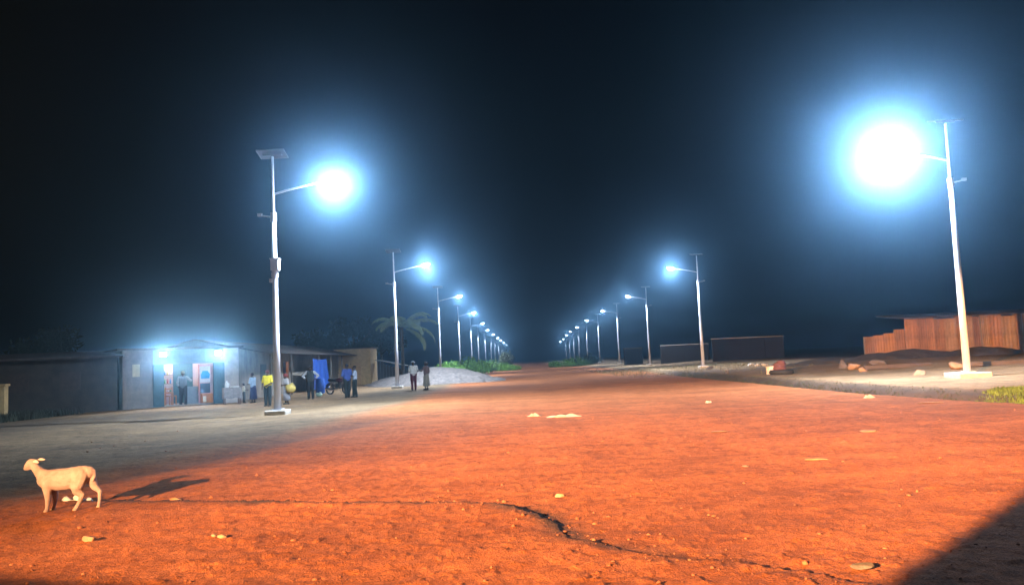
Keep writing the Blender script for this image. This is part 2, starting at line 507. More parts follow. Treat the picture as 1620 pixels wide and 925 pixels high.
def beam(ld):
    """beam pattern of the shielded floodlight: flat cut-off above, cut to the sides, dim right below"""
    ld.use_nodes = True
    n = ld.node_tree.nodes; l = ld.node_tree.links
    em = n['Emission']
    tc = n.new('ShaderNodeTexCoord'); sp = n.new('ShaderNodeSeparateXYZ'); l.new(tc.outputs['Normal'], sp.inputs[0])

    def m(op, a, b=None):
        x = n.new('ShaderNodeMath'); x.operation = op
        for i, q in enumerate((a, b)):
            if q is None: continue
            if isinstance(q, (int, float)): x.inputs[i].default_value = q
            else: l.new(q, x.inputs[i])
        return x.outputs[0]

    def ss(v, a, b, lo=0., hi=1.):
        x = n.new('ShaderNodeMapRange'); x.interpolation_type = 'SMOOTHSTEP'
        x.inputs['From Min'].default_value = a; x.inputs['From Max'].default_value = b
        x.inputs['To Min'].default_value = lo; x.inputs['To Max'].default_value = hi
        l.new(v, x.inputs['Value']); return x.outputs[0]
    az = m('MULTIPLY', m('ARCTAN2', sp.outputs[0], sp.outputs[1]), 180 / math.pi)
    el = m('MULTIPLY', m('ARCSINE', sp.outputs[2]), 180 / math.pi)
    side = m('MULTIPLY', ss(az, 2.5, 24.), ss(az, 42.9, 42.0))
    up = ss(el, .5, -1.3)
    low = ss(el, -16.1, -15.5)
    hot = ss(el, -16., -3.5, 1., 8.)
    l.new(m('MULTIPLY', m('MULTIPLY', side, up), m('MULTIPLY', low, hot)), em.inputs['Strength'])


HEAD_Z = 4.0
HEAD_C = (1., .50, .20)
make_mast()

# ------------------------------------------------------------------ kiosk
def frame_at(p, q):
    """matrix-free helper: angle of the line p->q"""
    return math.atan2(q[1] - p[1], q[0] - p[0])


def build_kiosk():
    a = (-19.4, 41.1); b = (-14.75, 44.4)
    rz = frame_at(a, b); W = math.hypot(b[0] - a[0], b[1] - a[1])     # about 5.7 m
    z0 = gz(*a) - .05
    t = thing('kiosk', 'small grey shop kiosk with open teal metal doors and two glaring floodlights', 'kiosk', (a[0], a[1], z0), rz)
    wallm = mat('kiosk_plaster', (.22, .185, .15), .9, 0, .25, 3, .3, 20)
    wallm2 = mat('kiosk_pier_plaster', (.42, .37, .33), .9, 0, .2, 3, .3, 20)
    teal = mat('teal_metal', (.035, .085, .10), .5, .2, .3, 4)
    pink = mat('pink_interior', (.62, .42, .36), .9, 0, .15, 3)
    H = 2.95
    o0, o1, oh = 1.42, 4.92, 2.2
    MB().box((o0 / 2, .1, H / 2), (o0, .2, H)).build('front_wall', wallm, t)
    MB().box(((o1 + W) / 2, .1, H / 2), (W - o1, .2, H)).build('front_pier', wallm2, t)
    MB().box(((o0 + o1) / 2, .1, (oh + H) / 2), (o1 - o0 - .006, .196, H - oh)).build('lintel', mat('lintel_paint', (.16, .22, .25), .8, 0, .2, 4), t)
    MB().box((.1, 2.0, H / 2), (.2, 3.59, H - .01)).build('side_wall', wallm, t)
    MB().box((W - .1, 2.0, H / 2), (.2, 3.59, H - .01)).build('side_wall', wallm, t)
    MB().box((W / 2, 2.2, H / 2), (W - .41, .2, H - .02)).build('back_wall', pink, t)
    MB().box((W / 2, 1.9, H + .06), (W + .5, 4.0, .1)).build('roof', mat('rusty_sheet', (.10, .08, .07), .7, .3, .3, 3), t)
    MB().box((W / 2, 1.15, .06), (W - .42, 1.9, .12)).build('floor_slab', M_conc, t)
    # door leaves folded flat beside the opening
    for x0, x1 in ((o0 - .02, o0 + .5), (o1 - .56, o1 + .02)):
        d = MB().box(((x0 + x1) / 2, -.05, 1.14), (x1 - x0, .05, 2.12)).build('door', teal, t)
        for zz in (.5, 1.15, 1.8):
            MB().box(((x0 + x1) / 2, -.085, zz), (x1 - x0 - .1, .02, .06)).build('door_rib', teal, d)
        MB().box((x1 - .08, -.09, 1.05), (.04, .04, .16)).build('handle', M_alu, d)
    # partition, dark middle part, shelves
    MB().box((3.35, 2.05, 1.2), (1.0, .06, 2.1)).build('dark_cabinet', mat('dark_green_cupboard', (.05, .13, .14), .6, 0, .2), t)
    for zz in (.75, 1.2, 1.65):
        s = MB().box((2.4, 1.95, zz), (.75, .25, .03)).build('shelf', mat('plank', (.3, .18, .1), .8), t)
    MB().box((.62, -.015, 1.95), (.34, .03, .62)).build('wall_notice', mat('tan_board', (.55, .42, .24), .8, 0, .15, 5), t)
    # floodlights on the lintel, facing the street
    for x in (1.85, 4.55):
        f = MB().box((x, -.22, 2.72), (.34, .12, .26), m=Matrix.Rotation(R(12), 3, 'X')).build('floodlight', M_dark, t, bevel=.01)
        mx = Matrix.Rotation(R(12), 3, 'X'); c0 = Vector((x, -.22, 2.72))
        MB().add([c0 + mx @ Vector(q) for q in ((-.14, -.062, -.1), (.14, -.062, -.1), (.14, -.062, .1), (-.14, -.062, .1))], [(0, 1, 2, 3)]).build('lit_glass', mat('lit_flood', (.9, .9, .9), .3, emit=(.85, .93, 1), estr=30.), f)
        rim = MB()
        for sx in (-1, 1): rim.box(c0 + mx @ Vector((sx * .16, -.085, 0)), (.02, .05, .26), m=mx)
        for sz in (-1, 1): rim.box(c0 + mx @ Vector((0, -.085, sz * .12)), (.3, .05, .02), m=mx)
        rim.build('rim', M_dark, f)
        MB().tube([(x, -.0, 2.78), (x, -.2, 2.76)], .025, 8).build('mount', M_dark, f)
        light('flood_light', 'SPOT', FLOOD_W, (.8, .9, 1.), t, (x, -.36, 2.70), .09, (R(-82), 0, 0), R(130), .4)
    light('shop_bulb_light', 'POINT', 170, (1, .82, .66), t, (3.1, .95, 2.6), .12)
    MB().ell((3.1, .95, 2.72), (.05, .05, .07)).tube([(3.1, .95, 2.78), (3.1, .95, 2.96)], .012, 6).build('ceiling_bulb', mat('lit_bulb', (.9, .9, .8), .3, emit=(1, .85, .65), estr=12.), t)
    M = Matrix.Translation((a[0], a[1], z0)) @ Matrix.Rotation(rz, 4, 'Z')

    def loc(x, y, z): return tuple(M @ Vector((x, y, z)))
    # things in the shop
    t2 = thing('wooden_stool', 'orange-brown wooden stool just inside the kiosk doorway', 'stool', loc(2.22, .45, .12), rz)
    om = mat('orange_wood', (.5, .19, .06), .7, 0, .2)
    MB().box((0, 0, .62), (.48, .4, .05)).build('seat', om, t2, bevel=.01)
    for sx in (-1, 1):
        for sy in (-1, 1): MB().box((sx * .2, sy * .16, .3), (.05, .05, .6)).build('leg', om, t2)
    for sx in (-1, 1): MB().box((sx * .2, 0, .25), (.035, .27, .05)).build('rail', om, t2)
    t2 = thing('wooden_chair', 'orange-brown wooden chair behind the stool in the kiosk', 'chair', loc(2.5, 1.05, .12), rz + .3)
    MB().box((0, 0, .45), (.42, .42, .05)).build('seat', om, t2)
    for sx in (-1, 1):
        for sy in (-1, 1): MB().box((sx * .18, sy * .18, .215), (.045, .045, .43)).build('leg', om, t2)
    for zz in (.62, .82): MB().box((0, .19, zz), (.4, .03, .1)).build('back_slat', om, t2)
    for sx in (-1, 1): MB().box((sx * .18, .19, .7), (.04, .035, .46)).build('back_post', om, t2)
    t2 = thing('shop_counter', 'grey-blue counter inside the kiosk beside the poster', 'counter', loc(3.5, 1.0, .12), rz)
    gm = mat('greyblue_paint', (.22, .30, .36), .6, 0, .15)
    MB().box((0, 0, .42), (.62, .5, .84)).build('cabinet', gm, t2); MB().box((0, 0, .865), (.7, .58, .045)).build('top', gm, t2)
    # poster stand: white-pink board with a blue picture, over a dark and an orange panel
    t2 = thing('display_rack', 'pink and white display rack with bright blue picture and orange crate below', 'display rack', loc(4.1, .35, .12), rz)
    MB().box((0, 0, 1.02), (.76, .16, 2.0)).build('back_board', mat('rosy_board', (.68, .38, .38), .7, 0, .2, 4), t2)
    MB().box((-.08, -.1, 1.5), (.52, .03, .84)).build('white_sheet', mat('white_sheet', (.75, .74, .74), .7, 0, .05), t2)
    v = [(-.28, 1.28), (.14, 1.28), (.17, 1.5), (.05, 1.68), (-.2, 1.68), (-.3, 1.5)]
    vs = [(x, -.13, z) for x, z in v] + [(x, -.118, z) for x, z in v]; n = len(v)
    MB().add(vs, [tuple(range(n - 1, -1, -1)), tuple(range(n, 2 * n))] + [(i, (i + 1) % n, n + (i + 1) % n, n + i) for i in range(n)]).build('blue_picture', mat('azure_print', (.02, .35, .65), .5, 0, .1), t2)
    MB().box((-.08, -.1, .78), (.5, .05, .5)).build('dark_panel', mat('navy_panel', (.03, .05, .08), .5), t2)
    MB().box((-.05, -.2, .26), (.56, .3, .48)).build('crate', om, t2)
    MB().box((-.18, -.36, .22), (.16, .02, .3)).build('label_card', mat('cream_card', (.8, .7, .5), .8), t2)
    # goods on the shelves
    gc = [(.6, .1, .1), (.1, .3, .55), (.7, .6, .2), (.75, .72, .7), (.12, .4, .2)]
    gl = ['red', 'blue', 'yellow', 'white', 'green']
    for si, zz in enumerate((.765, 1.215, 1.665)):
        for k in range(5):
            c = (k + si * 2) % 5
            p = loc(2.12 + k * .14, 1.9, zz)
            o = MB().tube([(0, 0, 0), (0, 0, .16), (0, 0, .2), (0, 0, .25)], [.045, .045, .02, .022], 8).build('bottle', mat('bottle_' + gl[c], gc[c], .3), None, smooth=True)
            o.location = p
            tag(o, '%s bottle on the %s shelf inside the kiosk' % (gl[c], ('lowest', 'middle', 'top')[si]), 'bottle', 'bottles on the kiosk shelves')
    return M


FLOOD_W = 1150.
KM = build_kiosk()


def simple_wall(p, q, h, name, label, cat, m, coping=None, th=.22, z=None, pieces=0, group=None):
    rz = frame_at(p, q); L = math.hypot(q[0] - p[0], q[1] - p[1])
    z0 = (gz(*p) if z is None else z) - .05
    t = thing(name, label, cat, (p[0], p[1], z0), rz, group)
    MB().box((L / 2, 0, h / 2), (L, th, h)).build('wall', m, t)
    if coping: MB().box((L / 2, 0, h + .04), (L + .08, th + .12, .08)).build('coping', coping, t)
    return t, L, rz, z0


# dark building left of the kiosk
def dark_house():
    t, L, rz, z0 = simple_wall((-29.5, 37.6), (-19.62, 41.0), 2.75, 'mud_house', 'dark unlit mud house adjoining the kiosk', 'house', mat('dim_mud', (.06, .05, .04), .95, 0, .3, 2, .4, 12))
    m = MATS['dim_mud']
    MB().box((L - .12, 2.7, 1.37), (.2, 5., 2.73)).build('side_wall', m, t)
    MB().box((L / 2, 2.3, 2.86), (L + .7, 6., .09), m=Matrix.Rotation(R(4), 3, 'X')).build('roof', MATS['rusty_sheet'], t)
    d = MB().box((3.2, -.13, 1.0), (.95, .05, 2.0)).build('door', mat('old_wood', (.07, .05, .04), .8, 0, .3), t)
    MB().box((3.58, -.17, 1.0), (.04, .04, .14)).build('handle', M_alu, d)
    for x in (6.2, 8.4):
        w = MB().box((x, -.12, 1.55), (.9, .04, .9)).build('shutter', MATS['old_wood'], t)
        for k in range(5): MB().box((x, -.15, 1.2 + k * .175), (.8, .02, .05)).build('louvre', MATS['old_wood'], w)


dark_house()


# low ochre post at the frame's edge, far left
def ochre_post():
    p = atY(2, 606, 36)
    t = thing('brick_gatepost', 'pale ochre gatepost by the dark mud house', 'gatepost', (p.x, p.y, gz(p.x, p.y) - .05), .2)
    om = mat('ochre_plaster', (.50, .33, .15), .9, 0, .2, 3, .3, 20)
    MB().box((0, 0, .75), (.42, .42, 1.5)).build('post', om, t, bevel=.02)
    MB().box((0, 0, 1.54), (.54, .54, .1)).build('cap', om, t, bevel=.02)


ochre_post()


# veranda house along the road with the lit doorway, blue tarpaulin, and the ochre room at its end
def veranda_house():
    x0 = -15.6; y0, y1 = 46.6, 73.5
    z0 = gz(-14, 58) - .06
    t = thing('veranda_house', 'long low house with dark veranda roof, lit orange doorway and ochre end room', 'house', (x0, y0, z0), 0)
    L = y1 - y0
    brown = mat('brown_plaster', (.20, .16, .12), .9, 0, .3, 1.5, .3, 14); ochre = MATS['ochre_plaster']
    # facade with a doorway gap (Y 56.2..57.4)
    ya, yb = 56.0 - y0, 57.35 - y0
    MB().box((-.1, ya / 2, 1.5), (.2, ya, 3.0)).build('wall', brown, t)
    MB().box((-.1, (yb + L) / 2, 1.5), (.2, L - yb, 3.0)).build('wall', brown, t)
    MB().box((-.1, (ya + yb) / 2, 2.6), (.19, yb - ya - .004, .8)).build('door_lintel', brown, t)
    MB().box((-.75, (ya + yb) / 2, 1.1), (.05, 3.4, 2.2)).build('glow_room_wall', mat('glowing_orange_wall', (.7, .3, .12), .8, emit=(1, .36, .13), estr=1.1), t)  # emissive wall: the room's warm lamplight is put into its material
    MB().box((-2.4, .1, 1.45), (4.4, .2, 2.9)).build('gable_wall', brown, t)
    # window shutters and doors on the facade
    for yy, nm in ((51.5, 'shutter'), (66.0, 'shutter'), (69.6, 'shutter')):
        MB().box((.02, yy - y0, 1.55), (.05, 1.1, 1.0)).build(nm, mat('dull_green_wood', (.06, .08, .06), .8), t)
    # veranda posts
    for yy in (48.5, 53, 60.6, 64.5, 68.5):
        MB().box((1.35, yy - y0, 1.3), (.1, .1, 2.6)).build('veranda_post', mat('grey_timber', (.14, .12, .1), .9), t)
    r = MB()
    v = []; f = []
    n = 170
    for k in range(n + 1):
        yy = -.4 + (L + .4) * k / n
        dz = .018 * math.cos(k * math.pi)
        v += [(1.7, yy, 2.66 + dz), (-2.2, yy, 3.55 + dz), (-4.9, yy, 2.9 + dz)]
    for k in range(n):
        a = k * 3
        f += [(a, a + 3, a + 4, a + 1), (a + 1, a + 4, a + 5, a + 2)]
    ro = r.add(v, f).build('roof', MATS['rusty_sheet'], t)
    s = ro.modifiers.new('solid', 'SOLIDIFY'); s.thickness = .03
    # ochre end room projecting towards the road
    w = MB().box((1.2, L + 1.9, 1.62), (3.2, 3.6, 3.24)).build('end_room', ochre, t)
    MB().box((1.2, L + 1.9, 3.3), (3.5, 3.9, .09)).build('end_room_roof', MATS['rusty_sheet'], w)
    MB().box((1.3, L + .075, 1.9), (.5, .05, .12)).build('vent', MATS['old_wood'], w)
    d = MB().box((1.55, L + .07, .98), (.85, .06, 1.95)).build('door', mat('faded_orange_wood', (.5, .3, .14), .8, 0, .2, 4), t)
    MB().box((1.88, L + .02, 1.0), (.04, .04, .14)).build('handle', M_dark, d)
    light('doorway_light', 'POINT', 14, (1, .5, .22), t, (-.45, (ya + yb) / 2, 1.9), .1)
    # tarpaulin hung between veranda posts
    tp = MB(); v = []; f = []
    nx, nz = 40, 24
    for j in range(nz + 1):
        for i in range(nx + 1):
            u, q = i / nx, j / nz
            v.append((.09 * math.sin(u * 19 + q * 2) * (.3 + q) + .04 * math.sin(u * 41 + 1.3 - q * 4), u * 4.5, 2.35 - 2.2 * q - .1 * math.sin(u * math.pi) * (1 - q)))
    for j in range(nz):
        for i in range(nx):
            a = j * (nx + 1) + i; f.append((a, a + 1, a + nx + 2, a + nx + 1))
    o = tp.add(v, f).build('tarpaulin', mat('blue_tarpaulin', (.015, .055, .24), .55, 0, .15, 3), None, smooth=True)
    o.location = (x0 + 1.5, 57.9, z0 + .02)
    s = o.modifiers.new('solid', 'SOLIDIFY'); s.thickness = .006
    tag(o, 'blue tarpaulin hanging from the veranda beside the lit doorway', 'tarpaulin')


veranda_house()


# lean-to shack behind the gravel
def shack():
    p = atY(600, 600, 74)
    t = thing('lean_to_shed', 'dark lean-to shed between the ochre room and the gravel heap', 'shed', (p.x, 74, gz(p.x, 74) - .05), 0)
    w = mat('dark_plank', (.06, .055, .05), .9, 0, .3)
    for k in range(9): MB().box((k * .26, 0, 1.0 - .05 * k), (.24, .04, 2.0 - .1 * k)).build('plank', w, t)
    MB().box((1.0, 1.2, 1.86), (2.7, 2.8, .06), m=Matrix.Rotation(R(13), 3, 'Y')).build('roof', mat('pale_sheet', (.2, .2, .2), .7, .2), t)
    for x in (-.1, 2.2): MB().box((x, 2.4, .8), (.1, .1, 1.6)).build('post', w, t)


shack()


# ------------------------------------------------------------------ right side walls
def plank_wall():
    Y = 61.
    x0, xs, x1 = xat(1370, Y, 560), xat(1431, Y, 560), xat(1700, Y, 560)
    z0 = gz(xs, Y) - .05
    t = thing('sheet_metal_compound', 'rusty orange sheet-metal compound wall with taller and lower part, on the bank', 'compound wall', (x0, Y, z0), R(-2))
    ms = [mat('rust_sheet_%d' % i, c, .75, .0, .5, 1.1, .2, 14) for i, c in enumerate([(.25, .105, .045), (.20, .095, .045), (.27, .13, .06), (.17, .085, .05), (.25, .15, .085)])]
    x = 0.; i = 0
    while x < x1 - x0:
        w = random.uniform(.5, 1.0)
        low = x < xs - x0 - .2
        h = (1.75 + .35 * x / (xs - x0) if low else 2.82) + random.uniform(-.16, .08)
        # corrugated sheet
        v = []; f = []; n = 16
        for k in range(n + 1):
            dy = .009 * math.cos(k * math.pi / 2) + .03 * math.sin(k / n * 3.1 + i) + random.uniform(-.003, .003)
            v += [(w * k / n, dy, 0), (w * k / n, dy, h)]
        for k in range(n): f.append((2 * k, 2 * k + 2, 2 * k + 3, 2 * k + 1))
        o = MB().add(v, f).build('metal_sheet', random.choice(ms), t)
        o.location = (x, (i % 2) * .05 + random.uniform(0, .02), 0); o.rotation_euler = (R(random.uniform(-1.2, .6)), 0, 0)
        q = o.modifiers.new('solid', 'SOLIDIFY'); q.thickness = .008
        if i % 3 == 0:
            MB().box((x, .14, h / 2), (.1, .1, h)).build('post', MATS['grey_timber'], t)
        x += w * .97; i += 1
    xm = xs - x0
    MB().box(((xm + (x1 - x0)) / 2, 2.0, 3.05), (x1 - x0 - xm + .5, 4.4, .08), m=Matrix.Rotation(R(5), 3, 'X')).build('roof', MATS['rusty_sheet'], t)
    MB().box((x1 - x0 - .1, 2.2, 1.6), (.1, 4., 3.2)).build('side_wall', MATS['rust_sheet_3'], t)
    return t


plank_wall()
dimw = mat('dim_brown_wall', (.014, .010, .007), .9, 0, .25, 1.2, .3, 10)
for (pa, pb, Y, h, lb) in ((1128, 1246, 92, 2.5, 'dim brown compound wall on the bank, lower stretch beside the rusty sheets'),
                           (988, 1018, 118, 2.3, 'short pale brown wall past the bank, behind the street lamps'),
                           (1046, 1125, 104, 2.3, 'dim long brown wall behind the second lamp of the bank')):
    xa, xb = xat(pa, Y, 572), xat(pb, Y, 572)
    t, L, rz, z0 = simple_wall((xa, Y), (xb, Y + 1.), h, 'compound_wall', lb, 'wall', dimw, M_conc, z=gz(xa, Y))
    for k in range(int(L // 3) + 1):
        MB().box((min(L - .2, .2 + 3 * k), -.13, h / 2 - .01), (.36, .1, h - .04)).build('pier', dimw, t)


# ------------------------------------------------------------------ gravel heap
def heap(cx, cy, rx, ry, h, label, name, m, seed, cat='gravel heap'):
    n = 70; v = []; f = []
    g = np.linspace(-1, 1, n)
    U, Vv = np.meshgrid(g, g)
    rr_ = np.hypot(U, Vv)
    X = cx + U * rx; Y = cy + Vv * ry
    prof = np.clip(1 - rr_, 0, 1)
    hh = h * (prof ** 1.05) * (1 + .45 * fbm(X * .5, Y * .5, 3, seed)) + .22 * fbm(X * 1.8, Y * 1.8, 4, seed + 3) * (prof > 0)
    hh = h * .92 * (1 - np.exp(-hh / (h * .75))) / (1 - math.exp(-1 / .75))
    Z = ground(X, Y, False) + np.where(rr_ < .98, hh - .02, -.12)
    v = np.stack([X - cx, Y - cy, Z - gz(cx, cy)], -1).reshape(-1, 3).tolist()
    for j in range(n - 1):
        for i in range(n - 1):
            a = j * n + i; f.append((a, a + 1, a + n + 1, a + n))
    o = MB().add(v, f).build(name, m, None, smooth=True)
    o.location = (cx, cy, gz(cx, cy))
    return tag(o, label, cat)


M_gravel = mat('grey_gravel', (.16, .132, .115), .95, 0, .5, 5, 1., 16)
heap(xat(690, 63), 63.5, 5.3, 3.4, 1.42, 'large heap of grey gravel at the roadside beyond the ochre house', 'gravel_heap', M_gravel, 91)
heap(xat(622, 66), 67, 2.6, 2.2, .75, 'low end heap of grey gravel beside the lean-to shed', 'gravel_heap', M_gravel, 95)


# ------------------------------------------------------------------ vegetation
def leaf_cloud(blobs, n, size, seed=0, droop=.3, elong=2.2):
    r = np.random.default_rng(seed)
    b = MB(); vol = np.array([q[3] * q[4] * q[5] for q in blobs]); vol = vol / vol.sum()
    idx = r.choice(len(blobs), n, p=vol)
    V = []; F = []
    for k in range(n):
        cx, cy, cz, rx, ry, rz_ = blobs[idx[k]]
        d = r.normal(size=3); d /= np.linalg.norm(d)
        q = r.random() ** .45
        p = Vector((cx + d[0] * rx * q, cy + d[1] * ry * q, max(.03, cz + d[2] * rz_ * q)))
        s = size * r.uniform(.6, 1.35)
        ax = Vector(r.normal(size=3) + d * .8); ax.z -= droop; ax.normalize()
        sd = ax.cross(Vector(r.normal(size=3))).normalized() * s / elong
        o = len(V); nrm = ax.cross(sd).normalized() * s * .12
        V += [p, p + ax * s * .5 + sd * .5 + nrm, p + ax * s, p + ax * s * .5 - sd * .5 + nrm]
        F.append((o, o + 1, o + 2, o + 3))
    return b.add(V, F)


leafA = mat('bright_leaf', (.13, .26, .04), .6, 0, .45, 3)
leafB = mat('mid_leaf', (.085, .17, .035), .6, 0, .45, 3)
leafC = mat('dark_leaf', (.022, .04, .016), .7, 0, .4, 3)
bark = mat('bark', (.10, .075, .05), .9, 0, .3, 5, .5, 20)


def bush(px, Y, w, h, label, m, n, size, seed, name='bush', group=None, dy=None):
    x = xat(px, Y); z = gz(x, Y)
    r = random.Random(seed)
    t = thing(name, label, 'bush', (x, Y, z), r.uniform(0, 6), group)
    bl = []
    for k in range(9):
        a = r.uniform(0, 6.28); q = r.uniform(0, .62)
        s = r.uniform(.3, .5)
        bl.append((math.cos(a) * q * w, math.sin(a) * q * w, h * r.uniform(.25, .62) * (1 - .4 * q), s * w, s * w, h * r.uniform(.26, .4)))
    leaf_cloud(bl, n, size, seed).build('foliage', m, t)
    st = MB()
    for k in range(6):
        a = r.uniform(0, 6.28); q = r.uniform(.2, .55) * w
        st.tube([(0, 0, -.1), (math.cos(a) * q * .5, math.sin(a) * q * .5, h * .35), (math.cos(a) * q, math.sin(a) * q, h * .7)], [.035, .02, .008], 5)
    st.build('stem', bark, t)
    return t


bush(738, 99, 4.0, 2.5, 'broad bright green bush behind the gravel heap, under a street lamp', leafA, 3000, .30, 1)
bush(708, 91, 2.3, 1.9, 'smaller bright green bush against the side of the gravel heap', leafA, 1700, .28, 2)
bush(771, 118, 2.8, 1.9, 'low mid green bush between the broad bush and the pale shrub', leafB, 1700, .28, 3)
bush(790, 128, 2.4, 1.6, 'low bright green bush at the verge where the lamps crowd together', leafA, 1400, .28, 4)
bush(803, 150, 1.9, 3.6, 'tall pale grey-green shrub at the end of the green verge', mat('pale_leaf', (.16, .17, .09), .7, 0, .35, 3), 1800, .34, 5)
bush(806, 122, 1.9, 1.1, 'lowest green bush at the road edge before the pale shrub', leafA, 1200, .24, 6)
bush(886, 140, 2.6, 1.5, 'rounded green bush at the tip of the bank side verge', leafA, 1400, .28, 7)
bush(910, 142, 3.2, 1.9, 'wide green bush on the bank verge among distant lamp poles', leafB, 1600, .28, 8)
bush(934, 146, 3.0, 2.2, 'darker green bush on the bank verge near the fifth lamp', leafC, 1500, .28, 9)


def tree(px, Y, h, w, label, seed, n=2600, m=None, name='broadleaf_tree'):
    x = xat(px, Y); z = gz(x, Y); r = random.Random(seed)
    t = thing(name, label, 'tree', (x, Y, z), 0)
    tr = MB().tube([(0, 0, -.2), (.1, 0, h * .25), (-.05, .1, h * .45), (.1, .1, h * .75)], [.24, .19, .15, .05], 9)
    bl = []
    for k in range(13):
        a = r.uniform(0, 6.28); q = r.uniform(.1, .75); zz = r.uniform(.48, .9)
        c = (math.cos(a) * q * w, math.sin(a) * q * w, h * zz)
        bl.append((*c, w * r.uniform(.25, .42), w * r.uniform(.25, .42), h * r.uniform(.09, .15)))
        if k < 8: tr.tube([(0, .05, h * .4), (c[0] * .5, c[1] * .5, h * (.4 + zz) / 2 + .1), c], [.09, .06, .02], 6)
    tr.build('trunk', bark, t, smooth=True)
    leaf_cloud(bl, n, .42, seed).build('crown', m or leafC, t)


tree(560, 92, 7.2, 3.2, 'dark leafy tree rising behind the ochre end room', 11)
tree(500, 88, 6.4, 3.0, 'dark leafy tree behind the veranda roof near the blue tarpaulin', 12)
tree(604, 104, 7.5, 3.4, 'dark leafy tree behind the palm and the lean-to shed', 13)
tree(60, 62, 5.6, 3.2, 'dark spreading tree behind the unlit mud house', 14)


def palm(px, Y, hc, label, seed):
    x = xat(px, Y); z = gz(x, Y); r = random.Random(seed)
    t = thing('palm_tree', label, 'palm', (x, Y, z), 0)
    MB().tube([(0, 0, -.2), (.05, 0, hc * .4), (.0, 0, hc * .75), (.05, 0, hc)], [.22, .16, .14, .13], 10).build('trunk', bark, t, smooth=True)
    pm = mat('palm_leaf', (.30, .38, .2), .5, 0, .3, 3)
    angs = [(8, 32, 3.9), (-5, 8, 3.7), (-25, -8, 3.4), (20, 55, 3.2), (-45, 20, 3.3), (60, 40, 3.0), (100, 50, 3.0), (140, 30, 3.1), (180, 45, 3.0), (220, 30, 3.0), (260, 45, 3.2), (300, 30, 3.3), (330, 50, 3.2)]
    for az, el, L in angs:
        b = MB(); a = R(az); n = 22
        d = Vector((math.cos(a), math.sin(a) * .9, 0)); sd = Vector((-d.y, d.x, 0))
        pts = []
        for k in range(n + 1):
            u = k / n; e = R(el) - u * u * 1.5 - u * .25
            pts.append((pts[-1] if pts else Vector((.05, 0, hc))) + (d * math.cos(e) + Vector((0, 0, math.sin(e)))) * (L / n))
        b.tube(pts, [.035 * (1 - k / n * .8) for k in range(n + 1)], 5)
        for k in range(2, n):
            u = k / n; ll = .62 * math.sin(math.pi * min(1, u * .9 + .12)) + .12
            tg = (pts[k + 1] - pts[k]).normalized()
            for s in (-1, 1):
                for jj in (0, .5):
                    p = pts[k].lerp(pts[k + 1], jj)
                    q = p + sd * s * ll * .8 + tg * ll * .55 + Vector((0, 0, -ll * (.35 + r.uniform(0, .25))))
                    w = tg * .045
                    b.add([p - w, p + w, (p + q) / 2 + w * 1.3 + Vector((0, 0, .05)), q, (p + q) / 2 - w * 1.3 + Vector((0, 0, .05))], [(0, 1, 2, 3, 4)])
        b.build('frond', pm, t)


palm(637, 74, 4.9, 'palm with pale drooping fronds behind the gravel heap', 3)


def grass(name, n, fn, m, h0, seed, label=None, w=.012):
    r = np.random.default_rng(seed); V = []; F = []
    for k in range(n):
        x, y = fn(r); z = gz_fast(x, y)
        h = h0 * r.uniform(.5, 1.3); a = r.uniform(0, 6.28); l = r.uniform(.1, .6) * h
        dx, dy = math.cos(a), math.sin(a)
        o = len(V)
        V += [(x - dy * w, y + dx * w, z - .01), (x + dy * w, y - dx * w, z - .01), (x + dx * l * .4 + dy * w * .7, y + dy * l * .4 - dx * w * .7, z + h * .6), (x + dx * l * .4 - dy * w * .7, y + dy * l * .4 + dx * w * .7, z + h * .6), (x + dx * l, y + dy * l, z + h)]
        F += [(o, o + 1, o + 2, o + 3), (o + 3, o + 2, o + 4)]
    return MB().add(V, F).build(name, m)


GXs = np.arange(-45, 60, .35); GYs = np.arange(3, 140, .35)
_gx, _gy = np.meshgrid(GXs, GYs); GZt = ground(_gx, _gy)


def gz_fast(x, y):
    fx = (x + 45) / .35; fy = (y - 3) / .35
    i = int(min(max(fx, 0), len(GXs) - 2)); j = int(min(max(fy, 0), len(GYs) - 2))
    u = fx - i; v = fy - j
    return (GZt[j, i] * (1 - u) + GZt[j, i + 1] * u) * (1 - v) + (GZt[j + 1, i] * (1 - u) + GZt[j + 1, i + 1] * u) * v


def g_patch(cx, cy, rx, ry):
    def fn(r):
        while True:
            a, b = r.uniform(-1, 1, 2)
            if a * a + b * b < 1 - .5 * r.random(): return cx + a * rx, cy + b * ry
    return fn


gp = pix(1600, 621)
o = grass('grass', 5200, g_patch(gp.x + .9, gp.y + .2, 1.6, 1.5), mat('lit_grass', (.075, .115, .025), .7, 0, .45, 2), .085, 3)
tag(o, 'green grass patch on the bank beside the ditch below the wide plinth', 'grass', kind='stuff')
o = grass('weeds', 5200, lambda r: (r.uniform(-27, -20.3), r.normal(36., 1.6)), mat('dark_weed', (.03, .035, .022), .8, 0, .4, 2), .30, 4, w=.02)
tag(o, 'dark low weeds along the foot of the unlit mud house', 'weeds', kind='stuff')
o = grass('verge_grass', 5000, lambda r: (r.uniform(-9.5, -5.2), r.uniform(84, 138)), mat('verge_leaf', (.11, .2, .04), .7, 0, .35, 2), .45, 5, w=.03)
tag(o, 'green grass along the road verge below the bushes', 'grass', kind='stuff')
o = grass('bank_grass', 3000, lambda r: (r.uniform(7.5, 20), r.normal(72, 9)), mat('dry_grass', (.14, .12, .06), .8, 0, .35, 2), .13, 6, w=.02)
tag(o, 'dry short grass on the far bank by the lamp poles', 'grass', kind='stuff')
o = grass('ditch_weeds', 5000, lambda r: (lambda y: (float(ditch_x(np.array([y]))[0]) + r.normal(.25, .35), y))(r.uniform(17, 60)), mat('ditch_weed', (.03, .04, .018), .8, 0, .4, 2), .06, 7, w=.012)
